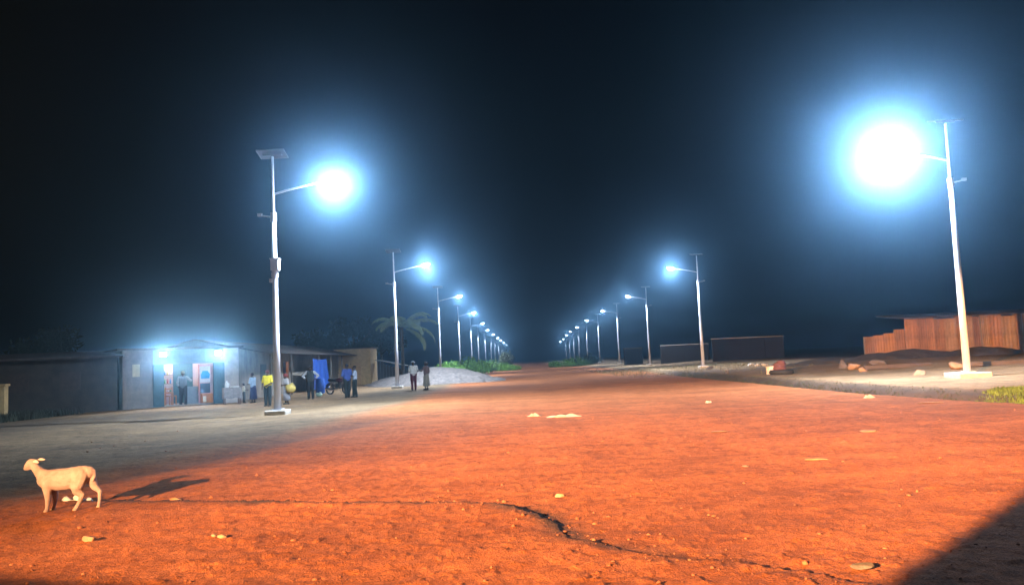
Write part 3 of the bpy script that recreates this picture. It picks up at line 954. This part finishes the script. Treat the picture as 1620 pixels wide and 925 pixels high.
tag(o, 'dark weeds growing in the muddy roadside ditch', 'weeds', kind='stuff')

# ------------------------------------------------------------------ people
def person(px, py, face, label, top, bottom, height=1.72, arms=None, hat=None, hair=(.02, .018, .016), skirt=False, legs=.0, lean=0., sleeves=True, sleeve_col=None, Y=None, skin=(.055, .03, .02), name='person', wrap=None, vest=None):
    """face: direction in degrees, 0 = looks away from the viewpoint (+Y), 90 = to -X. Built looking along +y."""
    p = pix(px, py)
    if Y:
        x = xat(px, Y); p = Vector((x, Y, gz(x, Y)))
    s = height / 1.72
    t = thing(name, label, 'person', p, R(face), scale=s)
    sk = mat('skin_%d' % int(skin[0] * 1000), skin, .5, 0, .1, 5)

    def cm(c, nm): return mat('cloth_%s_%d_%d_%d' % (nm, c[0] * 255, c[1] * 255, c[2] * 255), c, .85, 0, .18, 9, .3, 30)
    ly = lean
    A = arms or {}
    sh = {sd: Vector((sd * .185, ly * .5, 1.41)) for sd in (-1, 1)}
    el = {sd: Vector(A.get('e%d' % sd, (sd * .25, -.03, 1.13))) + Vector((0, ly * .4, 0)) for sd in (-1, 1)}
    ha = {sd: Vector(A.get('h%d' % sd, (sd * .24, .07, .88))) + Vector((0, ly * .4, 0)) for sd in (-1, 1)}
    hp = {sd: Vector((sd * .09, 0, .92)) for sd in (-1, 1)}
    kn = {sd: Vector((sd * .10, .03 + sd * legs * .4, .5)) for sd in (-1, 1)}
    an = {sd: Vector((sd * .105, sd * legs, .09)) for sd in (-1, 1)}
    hc = Vector((0, ly + .015, 1.60))
    b = MB()
    b.chain([(0, 0, .95), (0, ly * .3, 1.2), (0, ly * .55, 1.4), (0, ly * .85, 1.5)], [.1, .09, .09, .055])
    b.ell(hc + Vector((0, -.005, .02)), (.078, .098, .105)); b.ell(hc + Vector((0, .03, -.045)), (.06, .07, .08))
    b.cap(hc + Vector((0, .095, .02)), .012, hc + Vector((0, .112, -.015)), .017)          # nose
    b.cap(hc + Vector((-.022, .094, -.055)), .011, hc + Vector((.022, .094, -.055)), .011)  # lips
    for sd in (-1, 1):
        b.ell(hc + Vector((sd * .082, -.005, 0)), (.014, .022, .034))                      # ear
        b.chain([sh[sd], el[sd], ha[sd]], [.055, .042, .03])
        b.cap((0, ly * .5, 1.39), .07, sh[sd], .058)
        d = (ha[sd] - el[sd]).normalized()
        sdv = d.cross(Vector((sd, .2, .1))).normalized(); pal = ha[sd] + d * .05
        b.cap(ha[sd], .028, pal + d * .02, .034)
        for k in range(4):
            o_ = sdv * (.026 * (k - 1.5)); l_ = (.062, .072, .068, .052)[k]
            q0 = pal + o_ + d * .03; q1 = q0 + d * l_ * .55; q2 = q1 + (d * .7 + Vector((-sd * .6, .2, 0))).normalized() * l_ * .5
            b.chain([q0, q1, q2], [.0105, .0095, .008])
        th = pal - sdv * .03
        b.chain([ha[sd] + d * .02 - sdv * .02, th - sdv * .025 + d * .02, th - sdv * .03 + d * .055], [.014, .012, .009])
        b.chain([hp[sd], kn[sd], an[sd]], [.085, .06, .042])
        b.cap(an[sd] - Vector((0, .03, .04)), .04, an[sd] + Vector((0, .13, -.055)), .034)
    bo = b.build('body', sk, t, voxel=.011, smooth_it=2)
    for sd in (-1, 1):
        MB().ell(hc + Vector((sd * .032, .088, .015)), (.011, .008, .008)).build('eye', mat('eye_white', (.6, .58, .55), .3), bo, smooth=True)
    # shirt
    if top:
        q = MB()
        for sd in (-1, 1):
            q.chain([(sd * .075, 0, .93), (sd * .08, ly * .3, 1.15), (sd * .1, ly * .5, 1.36)], [.118, .115, .105])
            q.cap((0, ly * .52, 1.4), .085, sh[sd], .07)
        q.cap((0, 0, .95), .12, (0, ly * .5, 1.36), .115)
        sm = cm(top, 'top')
        if sleeves and not sleeve_col:
            for sd in (-1, 1): q.cap(sh[sd], .075, sh[sd].lerp(el[sd], .9), .06)
        q.build('shirt', sm, t, voxel=.016, smooth_it=3)
        if sleeve_col:
            for sd in (-1, 1):
                MB().cap(sh[sd], .078, sh[sd].lerp(el[sd], .95), .064).cap(sh[sd].lerp(el[sd], .95), .064, el[sd].lerp(ha[sd], .5), .05).build('sleeve', cm(sleeve_col, 'sleeve'), t, voxel=.015, smooth_it=3)
    # trousers or wrapper
    q = MB()
    if skirt:
        n = 20; v = []; f = []
        for j, (zz, rx, ry) in enumerate(((1.0, .17, .135), (.85, .2, .16), (.55, .215, .18), (.22, .235, .2))):
            for k in range(n):
                a = 2 * math.pi * k / n; w = 1 + .05 * math.sin(a * 5 + 1) * (j / 3)
                v.append((rx * math.cos(a) * w, ry * math.sin(a) * w, zz))
        for j in range(3):
            for k in range(n): f.append((j * n + k, (j + 1) * n + k, (j + 1) * n + (k + 1) % n, j * n + (k + 1) % n))
        o = q.add(v, f).build('skirt', cm(bottom, 'bottom'), t, smooth=True)
        w = o.modifiers.new('solid', 'SOLIDIFY'); w.thickness = .012
    else:
        for sd in (-1, 1):
            q.chain([hp[sd] + Vector((0, 0, .02)), kn[sd], an[sd] + Vector((0, 0, .0))], [.118, .088, .072])
        q.cap((-.07, 0, .96), .115, (.07, 0, .96), .115)
        q.build('trousers', cm(bottom, 'bottom'), t, voxel=.016, smooth_it=3)
    for sd in (-1, 1):
        MB().cap(an[sd] - Vector((0, .035, .045)), .048, an[sd] + Vector((0, .14, -.055)), .04).build('shoe', mat('dark_shoe', (.03, .025, .02), .6), t, voxel=.014, smooth_it=2)
    # hair / hat / headscarf
    if hat:
        kind, c = hat
        h = MB()
        if kind == 'cap':
            h.ell(hc + Vector((0, -.01, .055)), (.098, .115, .085)); h.ell(hc + Vector((0, .1, .05)), (.075, .08, .014))
            nm = 'cap'
        elif kind == 'scarf':
            h.ell(hc + Vector((0, -.02, .045)), (.115, .125, .115)); h.ell(hc + Vector((0, -.11, .03)), (.085, .08, .075)); nm = 'headscarf'
        else:
            h.ell(hc + Vector((0, -.01, .08)), (.1, .12, .07)); h.ell(hc + Vector((0, 0, .055)), (.19, .2, .016)); nm = 'hat'
        h.build(nm, cm(c, 'hat'), t, voxel=.013, smooth_it=2)
    else:
        MB().ell(hc + Vector((0, -.02, .045)), (.09, .1, .092)).build('hair', mat('hair', hair, .9), t, voxel=.014, smooth_it=1)
    if vest:
        q = MB()
        q.box((0, -.14 + ly * .3, 1.2), (.3, .14, .42))
        q.build('backpack', cm(vest, 'bag'), t, bevel=.04)
    return t


akimbo = {'e-1': (-.42, -.02, 1.2), 'h-1': (-.2, .06, 1.0), 'e1': (.42, -.02, 1.2), 'h1': (.2, .06, 1.0)}
hold = {'e-1': (-.26, .05, 1.12), 'h-1': (-.12, .26, 1.1), 'e1': (.26, .05, 1.12), 'h1': (.12, .26, 1.1)}
reach = {'e-1': (-.3, .12, 1.18), 'h-1': (-.26, .36, 1.2), 'e1': (.27, -.04, 1.13), 'h1': (.25, .04, .88)}

person(290, 641, 4, 'man in grey shirt and black trousers standing at the kiosk counter, back turned', (.16, .18, .20), (.018, .02, .022), 1.76, {'e-1': (-.3, .02, 1.13), 'h-1': (-.24, .12, .9), 'e1': (.36, .12, 1.22), 'h1': (.34, .3, 1.32)}, sleeve_col=(.35, .38, .40), hat=('cap', (.35, .38, .38)), legs=.06)
person(401, 637, 70, 'person in pale blue top and navy wrapper beside the vendor table', (.30, .42, .55), (.025, .035, .09), 1.52, hold, skirt=True, lean=.05)
person(386, 637, -60, 'small child in pale cream top next to the navy wrapper', (.55, .52, .42), (.05, .06, .06), 1.02, hold)
person(424, 642, 165, 'person in bright yellow shirt and black trousers beside the street lamp pole', (.62, .50, .03), (.012, .02, .02), 1.62, {'e-1': (-.27, .05, 1.13), 'h-1': (-.12, .2, 1.02), 'e1': (.28, -.02, 1.13), 'h1': (.25, .08, .9)}, hat=('cap', (.12, .03, .03)))
person(454, 639, 140, 'woman with maroon headscarf and grey clothes carrying an ochre bundle', (.36, .34, .33), (.25, .25, .27), 1.42, hold, hat=('scarf', (.16, .035, .035)), skirt=True, lean=.08)
person(492, 631, 178, 'man in dark clothes with white sleeves, hands on hips', (.05, .06, .06), (.018, .022, .022), 1.74, akimbo, sleeve_col=(.55, .57, .58), legs=.03)
person(550, 629, 35, 'man in blue shirt with dark cap facing the patterned shirt', (.05, .09, .30), (.018, .025, .025), 1.76, hold, hat=('cap', (.02, .025, .05)), legs=.08)
person(562, 628, 110, 'man in white and pale blue shirt standing against the blue-shirted man', (.42, .48, .58), (.02, .028, .028), 1.66, reach, legs=.06)
person(655, 617, 12, 'man in white shirt, maroon trousers and grey brimmed hat before the gravel heap', (.62, .61, .55), (.10, .02, .028), 1.68, hold, hat=('brim', (.25, .29, .31)), legs=.08, lean=.04)
person(675, 616, 60, 'person in brown top and khaki wrapper talking by the gravel heap', (.13, .085, .075), (.24, .23, .18), 1.6, reach, skirt=True, hat=('scarf', (.05, .035, .03)))

# bundle carried by the woman
p = pix(454, 639)
o = MB().ell((0, 0, 0), (.24, .2, .2)).ell((.05, .02, .18), (.1, .09, .09)).ell((-.1, .03, .06), (.16, .17, .16)).build('cloth_bundle', mat('ochre_cloth', (.42, .31, .08), .85, 0, .25, 8), None, voxel=.02)
o.location = (p.x + .25, p.y - .2, p.z + .72); tag(o, 'ochre cloth bundle held by the woman in the maroon headscarf', 'bundle')


# vendor table
def vendor_table():
    p = pix(367, 639)
    t = thing('vendor_table', 'small vendor table under a grey cloth in front of the kiosk pier', 'table', p, R(30))
    wood = mat('brown_wood', (.16, .09, .06), .8)
    MB().box((0, 0, .82), (.84, .5, .04)).build('tabletop', wood, t)
    for sx in (-1, 1):
        for sy in (-1, 1): MB().box((sx * .36, sy * .2, .4), (.05, .05, .8)).build('leg', wood, t)
    n = 48; v = []; f = []
    for j in range(3):
        for k in range(n):
            u = k / n * 4; s = int(u); w = u - s
            c = [(-1, -1), (1, -1), (1, 1), (-1, 1)]; a, b = c[s % 4], c[(s + 1) % 4]
            x = (a[0] * (1 - w) + b[0] * w) * (.43 + .012 * j * math.sin(k * 1.7)); y = (a[1] * (1 - w) + b[1] * w) * (.26 + .014 * j * math.sin(k * 1.7 + 1))
            v.append((x, y, (.845, .6, .3 + .02 * math.sin(k))[j]))
    for j in range(2):
        for k in range(n): f.append((j * n + k, (j + 1) * n + k, (j + 1) * n + (k + 1) % n, j * n + (k + 1) % n))
    f.append(tuple(range(n)))
    o = MB().add(v, f).build('tablecloth', mat('grey_cloth', (.24, .23, .22), .9, 0, .25, 8), None)
    o.location = p; o.rotation_euler = (0, 0, R(30)); tag(o, 'grey cloth draped over the small vendor table', 'tablecloth')
    M = Matrix.Translation(p) @ Matrix.Rotation(R(30), 4, 'Z')
    o = MB().tube([(0, 0, 0), (0, 0, .16), (0, 0, .24), (0, 0, .27), (0, 0, .33)], [.09, .1, .07, .035, .04], 14).build('jug', mat('white_plastic', (.75, .78, .76), .4), None, smooth=True)
    MB().tube([(.09, 0, .06), (.15, 0, .1), (.15, 0, .18), (.08, 0, .22)], .012, 6).build('handle', MATS['white_plastic'], o)
    o.location = M @ Vector((-.24, 0, .845)); tag(o, 'white plastic jug on the vendor table', 'jug')
    o = MB().tube([(0, 0, 0), (0, 0, .01), (0, 0, .05)], [.16, .2, .23], 18).build('tray', MATS['white_plastic'], None, smooth=True)
    o.location = M @ Vector((.15, 0, .846)); tag(o, 'white plastic tray on the vendor table', 'tray')


vendor_table()

# blue drum, pale bag by the man with white sleeves
p = pix(507, 622)
t = thing('plastic_drum', 'blue plastic drum behind the man with hands on hips', 'drum', p)
bm_ = mat('blue_plastic', (.03, .10, .38), .4)
MB().tube([(0, 0, 0), (0, 0, .05), (0, 0, .3), (0, 0, .33), (0, 0, .62), (0, 0, .65), (0, 0, .88), (0, 0, .92)], [.25, .28, .29, .305, .305, .29, .28, .24], 20).build('barrel', bm_, t, smooth=True)
MB().tube([(0, 0, .9), (0, 0, .95)], [.26, .26], 20).build('lid', bm_, t)
p = pix(505, 627)
o = MB().ell((0, 0, .1), (.2, .16, .12)).ell((.06, 0, .2), (.08, .07, .08)).ell((-.1, .04, .13), (.12, .12, .1)).build('plastic_bag', mat('pale_green_plastic', (.38, .52, .42), .5, 0, .15), None, voxel=.02)
o.location = p; tag(o, 'pale green plastic bag on the ground by the blue drum', 'bag')


# ------------------------------------------------------------------ motorcycle
def motorcycle():
    p = pix(535, 623)
    t = thing('motorcycle', 'dark motorcycle with white headlamp parked before the veranda house', 'motorcycle', p, R(-118))
    rub = mat('black_rubber', (.02, .02, .02), .8, 0, .3); dk = mat('dark_paint', (.04, .03, .045), .3, .1, .2); ch = mat('chrome', (.6, .6, .6), .2, .9, .05)
    for y in (-.62, .64):
        n = 22; v = []; f = []
        w = MB().tube([(0, y + .28 * math.cos(a), .3 + .28 * math.sin(a)) for a in np.linspace(0, 2 * math.pi, 25)], .048, 8, cap=False).build('wheel', rub, t, smooth=True)
        h = MB().tube([(-.05, y, .3), (.05, y, .3)], .05, 10)
        for k in range(10):
            a = 2 * math.pi * k / 10
            h.tube([(0, y, .3), (0, y + .25 * math.cos(a), .3 + .25 * math.sin(a))], .006, 4)
        h.build('spokes', ch, w)
        MB().tube([(0, y + .36 * math.cos(a), .3 + .36 * math.sin(a)) for a in np.linspace(R(30), R(150), 9)], .05, 6).build('fender', dk, t)
    for s in (-1, 1):
        MB().tube([(s * .075, .66, .3), (s * .075, .42, .92)], .024, 8).build('fork', ch, t)
        MB().tube([(s * .09, -.62, .3), (s * .11, -.4, .68)], .025, 8).build('shock', ch, t)
    MB().tube([(0, .42, .86), (0, .1, .5), (0, -.15, .42), (0, -.45, .66)], .03, 8).tube([(0, .42, .86), (0, -.1, .76), (0, -.7, .78)], .03, 8).tube([(0, -.15, .38), (0, -.62, .3)], .03, 8).build('frame', dk, t)
    MB().ell((0, .12, .84), (.14, .27, .13)).build('fuel_tank', mat('tank_paint', (.10, .02, .03), .25, .1), t, smooth=True)
    MB().cap((0, -.12, .83), .1, (0, -.68, .86), .08).build('seat', rub, t, smooth=True)
    MB().box((0, .05, .48), (.22, .34, .3)).box((0, .14, .66), (.16, .16, .12)).build('engine', M_dark, t, bevel=.03)
    MB().tube([(.1, .2, .5), (.14, .1, .28), (.16, -.3, .28), (.17, -.85, .36)], [.025, .028, .045, .05], 8).build('exhaust', ch, t)
    MB().tube([(-.36, .26, 1.08), (-.2, .4, 1.04), (.2, .4, 1.04), (.36, .26, 1.08)], .016, 8).build('handlebar', ch, t)
    h = MB().ell((0, .52, .95), (.1, .1, .1)).build('headlamp_shell', dk, t, smooth=True)
    MB().ell((0, .575, .95), (.085, .06, .085)).build('headlamp_glass', mat('white_glass', (.8, .82, .85), .1, spec=.7), h, smooth=True)
    for s in (-1, 1):
        m_ = MB().tube([(s * .25, .36, 1.05), (s * .3, .36, 1.25)], .008, 5).build('mirror_stem', ch, t)
        MB().ell((s * .31, .36, 1.27), (.07, .015, .05)).build('mirror', ch, m_)
    MB().tube([(-.12, 0, .3), (-.26, .08, .015)], .014, 6).build('kickstand', ch, t)


motorcycle()


# ------------------------------------------------------------------ goat
def goat():
    p = pix(96, 806)
    t = thing('goat', 'cream white young goat standing on the dirt beside a white scrap', 'goat', p, R(4), scale=.95)

    def P(cx, cy, y=0.): return Vector(((cx - 560) / 961., y, (786 - cy) / 961.))
    b = MB()
    # trunk: chest, barrel, loin, rump
    b.chain([P(385, 425), P(450, 420), P(560, 430), P(680, 425), P(780, 385), P(870, 365)], [.09, .118, .134, .13, .108, .076])
    b.chain([P(400, 365), P(560, 370), P(700, 355), P(830, 340)], [.055, .062, .065, .06])
    b.chain([P(360, 460), P(420, 490), P(520, 490), P(640, 500)], [.05, .06, .066, .058])
    # neck
    b.chain([P(400, 385), P(340, 350), P(285, 290), P(250, 240)], [.085, .066, .05, .043])
    b.cap(P(375, 430), .07, P(310, 330), .045)
    # head
    b.chain([P(252, 222), P(222, 226), P(190, 255), P(168, 281)], [.05, .05, .039, .025])
    b.chain([P(235, 262), P(200, 284), P(178, 294)], [.03, .022, .014])
    b.ell(P(228, 205), (.04, .038, .034))
    # legs
    nr, fr = -.06, .055
    b.chain([P(430, 460, nr * .8), P(440, 545, nr), P(443, 640, nr), P(437, 730, nr), P(424, 772, nr)], [.075, .05, .031, .022, .024])
    b.chain([P(455, 470, fr * .8), P(470, 560, fr), P(480, 655, fr), P(468, 730, fr), P(452, 770, fr)], [.066, .04, .026, .018, .021])
    b.chain([P(800, 400, nr * .7), P(770, 500, nr), P(765, 560, nr), P(828, 610, nr), P(790, 700, nr), P(748, 768, nr)], [.1, .08, .054, .033, .024, .025])
    b.chain([P(860, 400, fr * .6), P(893, 480, fr), P(920, 540, fr), P(978, 590, fr), P(975, 690, fr), P(962, 768, fr)], [.075, .055, .042, .027, .02, .022])
    # tail
    b.chain([P(895, 325), P(930, 350), P(938, 410), P(925, 455)], [.03, .024, .02, .012])
    m = mat('cream_coat', (.41, .32, .31), .95, 0, .10, 11, 1., 110, c2=(.29, .21, .195))
    bo = b.build('body', m, t, voxel=.0085, smooth_it=3)
    for s in (-1, 1):
        a = P(272, 205, s * .034)
        e = MB(); n = 8; v = []; f = []
        d = Vector((.085, s * .045, -.012 if s < 0 else .006))
        for k in range(n + 1):
            u = k / n; w = .021 * math.sin(math.pi * (u * .86 + .1)); c = a + d * u + Vector((0, 0, .006 * math.sin(u * 3)))
            v += [c + Vector((0, s * -.004, w)), c + Vector((0, s * .01, 0)), c + Vector((0, s * -.004, -w))]
        for k in range(n):
            f += [(k * 3, k * 3 + 3, k * 3 + 4, k * 3 + 1), (k * 3 + 1, k * 3 + 4, k * 3 + 5, k * 3 + 2)]
        o = e.add(v, f).build('ear', mat('pale_ear', (.38, .34, .31), .9), t, smooth=True)
        q = o.modifiers.new('solid', 'SOLIDIFY'); q.thickness = .007
        MB().ell(P(208, 222, s * .036), (.009, .006, .007)).build('eye', mat('dark_eye', (.02, .015, .01), .2), t, smooth=True)
    MB().ell(P(160, 280), (.008, .014, .009)).build('nose', mat('nose_pink', (.30, .17, .13), .6), t, smooth=True)
    hm = mat('hoof', (.40, .30, .2), .7)
    for cx, cy, y in ((420, 772, nr), (448, 772, fr), (742, 772, nr), (957, 772, fr)):
        MB().cap(P(cx + 6, cy - 6, y), .021, P(cx - 8, cy + 2, y), .016).build('hoof', hm, t, smooth=True)
    # white scrap of cloth behind the goat
    q = pix(97, 796)
    n = 18; v = []; f = []
    for j in range(n):
        for i in range(n):
            u, w = i / (n - 1) - .5, j / (n - 1) - .5
            rr2 = math.hypot(u, w) * 2
            v.append((u * .44, w * .3, max(-.01, .085 * (1 - rr2 ** 2) + .03 * math.sin(u * 17 + w * 9) + .02 * math.sin(w * 23))))
    for j in range(n - 1):
        for i in range(n - 1): a = j * n + i; f.append((a, a + 1, a + n + 1, a + n))
    o = MB().add(v, f).build('plastic_bag', mat('white_bag', (.62, .62, .64), .5, 0, .1), None, smooth=True)
    o.location = (q.x, q.y + .3, gz(q.x, q.y + .3) + .01); tag(o, 'crumpled white plastic bag on the dirt behind the goat', 'bag')
    o.modifiers.new('solid', 'SOLIDIFY').thickness = .004


goat()


# ------------------------------------------------------------------ stones and rubbish
def rock(p, d, label, m, seed, name='stone', rz=0., cat='stone', group=None):
    r = np.random.default_rng(seed)
    bm = bmesh.new(); bmesh.ops.create_icosphere(bm, subdivisions=3, radius=1)
    k = r.normal(size=(13, 3)); k /= np.linalg.norm(k, axis=1)[:, None]; c = r.uniform(.45, .8, 13)
    for v in bm.verts:
        q = np.array(v.co)
        for a, b in zip(k, c):
            e = q @ a - b
            if e > 0: q = q - a * e * .97
        q = q * (1 + .05 * math.sin(q[0] * 7 + seed) * math.cos(q[1] * 6))
        v.co = q * np.array(d) * .5
    me = bpy.data.meshes.new(name); bm.to_mesh(me); bm.free()
    me.materials.append(m)
    o = bpy.data.objects.new(name, me); col.objects.link(o)
    o.location = (p[0], p[1], p[2] + d[2] * .2); o.rotation_euler = (0, 0, rz)
    return tag(o, label, cat, group)


st_o = mat('tan_stone', (.27, .15, .08), .9, 0, .25, 8, .6, 25); st_w = mat('pale_stone', (.27, .165, .10), .9, 0, .2, 8, .6, 25); st_d = mat('dark_stone', (.10, .08, .07), .9, 0, .3, 8, .6, 25); st_r = mat('red_stone', (.42, .17, .08), .9, 0, .25, 8, .6, 25)
rock(pix(141, 855), (.17, .1, .075), 'flat tan stone with long shadow on the dirt, near the goat', st_w, 1, rz=.2)
rock(pix(278, 791), (.16, .1, .07), 'small tan stone lying on the washed-out rut beside the goat', st_o, 2)
rock(pix(1376, 683), (.44, .26, .075), 'flat tan stone slab alone on the red road towards the bank', st_w, 3, rz=.4)
rock(pix(1137, 683), (.42, .22, .05), 'flat tan stone in mid road facing the second bank lamp', st_w, 4, rz=.1)
rock(pix(1290, 727), (.36, .16, .035), 'thin flat reddish stone on the red road', st_o, 5, rz=-.1)
rock(pix(885, 785), (.12, .1, .06), 'small pale stone at the bend of the washed-out rut', st_w, 6)
rock(pix(350, 850), (.10, .07, .05), 'pair-forming pale pebble on the orange dirt, larger one', st_w, 7)
rock(pix(338, 848), (.07, .06, .045), 'pair-forming pale pebble on the orange dirt, smaller one', st_w, 8)
rock(pix(1365, 898), (.16, .09, .06), 'dark flat stone at the edge of the beam on the road', st_d, 9)
rock(pix(1180, 738), (.10, .07, .04), 'small dark stone by the thin flat reddish stone', st_d, 10)
rock(pix(1470, 637), (.75, .3, .05), 'long thin pale slab lying on the road below the ditch', st_w, 31, rz=.05)
for i, (px, py, d, m, lb) in enumerate(((1350, 584, (1.05, .7, .62), st_w, 'big pale tan boulder on the bank beside a dark one'),
                                        (1365, 587, (.9, .6, .34), st_o, 'low tan boulder against the big pale one on the bank'),
                                        (1334, 582, (.6, .5, .8), st_d, 'dark upright boulder on the bank behind the big pale one'),
                                        (1390, 575, (1.1, .7, .55), st_d, 'dark rounded boulder on the bank toward the rusty wall'),
                                        (1455, 592, (.95, .6, .32), st_w, 'pale flat boulder on the sand facing the rusty wall'),
                                        (1511, 584, (.75, .55, .5), st_o, 'tan boulder close behind the wide plinth'),
                                        (1150, 590, (.32, .3, .25), st_d, 'small dark boulder at the bank edge past the second lamp'),
                                        (1122, 584, (.85, .6, .4), st_d, 'dark lump of earth at the foot of the second bank lamp'))):
    rock(pix(px, py), d, lb, m, 40 + i, name='boulder', cat='boulder', rz=i)
for i, (px, py) in enumerate(((1188, 578), (1198, 579), (1210, 578))):
    rock(pix(px, py), (.7, .5, .34), 'pale concrete lump on the bank, ' + ('end of its row farther from the tyre', 'middle of its row of three', 'end of its row nearer the tyre')[i], M_conc, 60 + i, name='concrete_lump', cat='rubble', group='row of concrete lumps')


def tyre_pile():
    p = pix(1236, 592)
    o = MB().tube([(.42 * math.cos(a), .42 * math.sin(a), .12) for a in np.linspace(0, 2 * math.pi, 29)], .14, 10, cap=False).build('tyre', MATS['black_rubber'], None, smooth=True)
    o.location = p; o.scale = (1.15, 1.15, 1.); tag(o, 'black tyre lying flat on the bank under a reddish sack', 'tyre')
    o = MB().ell((0, 0, .2), (.36, .3, .22)).ell((.1, 0, .42), (.26, .24, .22)).ell((-.12, .05, .3), (.22, .22, .2)).build('sack', mat('red_brown_sack', (.09, .035, .03), .9, 0, .3, 6), None, voxel=.03)
    o.location = (p.x - .05, p.y + .1, p.z + .12); tag(o, 'reddish brown sack sitting on the black tyre', 'sack')
    o = MB().box((0, 0, .2), (.3, .26, .4)).box((0, 0, .41), (.34, .3, .03)).build('carton', mat('pale_carton', (.55, .45, .36), .8), None)
    o.location = (p.x - .52, p.y + .15, p.z + .02); o.rotation_euler = (0, 0, .3); tag(o, 'pale carton beside the tyre with the reddish sack', 'box')


tyre_pile()
# dark mounds of earth and brush before the rusty wall
M_earth = mat('dark_earth', (.05, .042, .034), .95, 0, .4, 5, .8, 20)
for i, (px, w, h, lb) in enumerate(((1395, 3.0, .55, 'low dark earth mound before the lower rusty sheets'), (1465, 3.4, .7, 'middle dark earth mound before the rusty wall'), (1560, 3.6, .65, 'wide dark earth mound before the taller rusty sheets'), (1310, 3.0, .4, 'flat dark earth mound past the end of the rusty sheets'))):
    heap(xat(px, 55, 575), 55.5 + (i % 2), w, 1.4, h, lb, 'earth_mound', M_earth, 120 + i, 'mound')
# rails of old timber on the sand
for i, (px, py, L) in enumerate(((1420, 578, 3.6), (1575, 577, 2.8))):
    p = pix(px, py)
    o = MB().box((0, 0, .1), (L, .2, .2)).box((L * .1, .25, .07), (L * .7, .14, .14)).build('timber', mat('old_beam', (.08, .055, .04), .9), None, bevel=.02)
    o.location = p; o.rotation_euler = (0, 0, R(6 - 10 * i)); tag(o, ('longer' if i == 0 else 'shorter') + ' old timber beam lying on the sand before the earth mounds', 'timber')


def scrap(px, py, w, d, h, label, seed, m):
    p = pix(px, py); n = 14; v = []; f = []; r = random.Random(seed)
    a, b = r.uniform(0, 6), r.uniform(0, 6)
    for j in range(n):
        for i in range(n):
            u, q = i / (n - 1) - .5, j / (n - 1) - .5
            e = 1 - max(abs(u), abs(q)) * 2
            v.append((u * w * (1 + .2 * math.sin(q * 9 + a)), q * d * (1 + .2 * math.sin(u * 8 + b)), .005 + h * min(1, e * 2.5) * (.5 + .5 * math.sin(u * 9 + a) * math.cos(q * 7 + b))))
    for j in range(n - 1):
        for i in range(n - 1): k = j * n + i; f.append((k, k + 1, k + n + 1, k + n))
    o = MB().add(v, f).build('paper_scrap', m, None)
    o.location = p; o.modifiers.new('solid', 'SOLIDIFY').thickness = .004
    return tag(o, label, 'litter')


wp = mat('white_paper', (.36, .30, .27), .8, 0, .1)
scrap(845, 658, .3, .2, .08, 'small crumpled pale paper on the road, beside the long strip', 1, wp)
scrap(892, 659, .75, .24, .07, 'long crumpled pale paper strip on the road', 2, wp)
scrap(1121, 637, .16, .14, .07, 'tiny pale paper scrap on the road near the ditch', 3, wp)
scrap(1375, 622, .3, .2, .1, 'pale paper scrap caught at the ditch edge', 4, wp)


# pebbles and clods, too many to count
def pebbles():
    r = np.random.default_rng(5); V = []; F = []
    bm = bmesh.new(); bmesh.ops.create_icosphere(bm, subdivisions=1, radius=1)
    bv = np.array([v.co[:] for v in bm.verts]); bf = [tuple(v.index for v in f.verts) for f in bm.faces]; bm.free()
    n = 1500
    Yv = 5 + 26 * r.random(n) ** 2.0; Xv = r.uniform(-.75, .75, n) * Yv
    k = np.abs(Xv) < 11
    Xv, Yv = Xv[k], Yv[k]
    # more along the washed-out step
    m = 170; t = r.integers(3, len(STEP) - 1, m); u = r.random(m); P = np.array(STEP)
    sx = P[t, 0] * (1 - u) + P[t + 1 - 1, 0] * u if False else P[t - 1, 0] * (1 - u) + P[t, 0] * u
    sy = P[t - 1, 1] * (1 - u) + P[t, 1] * u
    Xv = np.concatenate([Xv, sx + r.normal(0, .22, m)]); Yv = np.concatenate([Yv, sy + r.normal(0, .18, m)])
    Z = ground(Xv, Yv)
    S = .004 + .016 * r.random(len(Xv)) ** 5
    for i in range(len(Xv)):
        q = bv * (1 + .35 * r.normal(size=(len(bv), 1)).clip(-1, 1) * .6) * S[i] * np.array([1.2, 1.2, .8]) * r.uniform(.7, 1.3, 3)
        o = len(V); V += (q + [Xv[i], Yv[i], Z[i] + S[i] * .3]).tolist(); F += [tuple(a + o for a in f) for f in bf]
    o = MB().add(V, F).build('pebbles', mat('laterite_pebble', (.22, .08, .04), .95, 0, .5, 9), None)
    tag(o, 'loose laterite pebbles and clods on the red dirt', 'pebbles', kind='stuff')


pebbles()

# ------------------------------------------------------------------ haze volume, added to give the lamps their halos
def make_halo_haze():
    o = MB().box((0, 0, 4.75), (3300, 3300, 12.5)).build('added_haze', bpy.data.materials.new('halo_haze'))
    m = o.data.materials[0]; m.use_nodes = True
    n = m.node_tree.nodes; n.remove(n['Principled BSDF'])
    v = n.new('ShaderNodeVolumePrincipled')
    v.inputs['Color'].default_value = (.35, .67, 1, 1); v.inputs['Density'].default_value = HAZE; v.inputs['Anisotropy'].default_value = HAZE_G
    m.node_tree.links.new(v.outputs[0], n['Material Output'].inputs['Volume'])
    m.cycles.homogeneous_volume = True
    try: m.cycles.volume_sampling = 'MULTIPLE_IMPORTANCE'
    except Exception: pass
    tag(o, kind='stuff')


make_halo_haze()
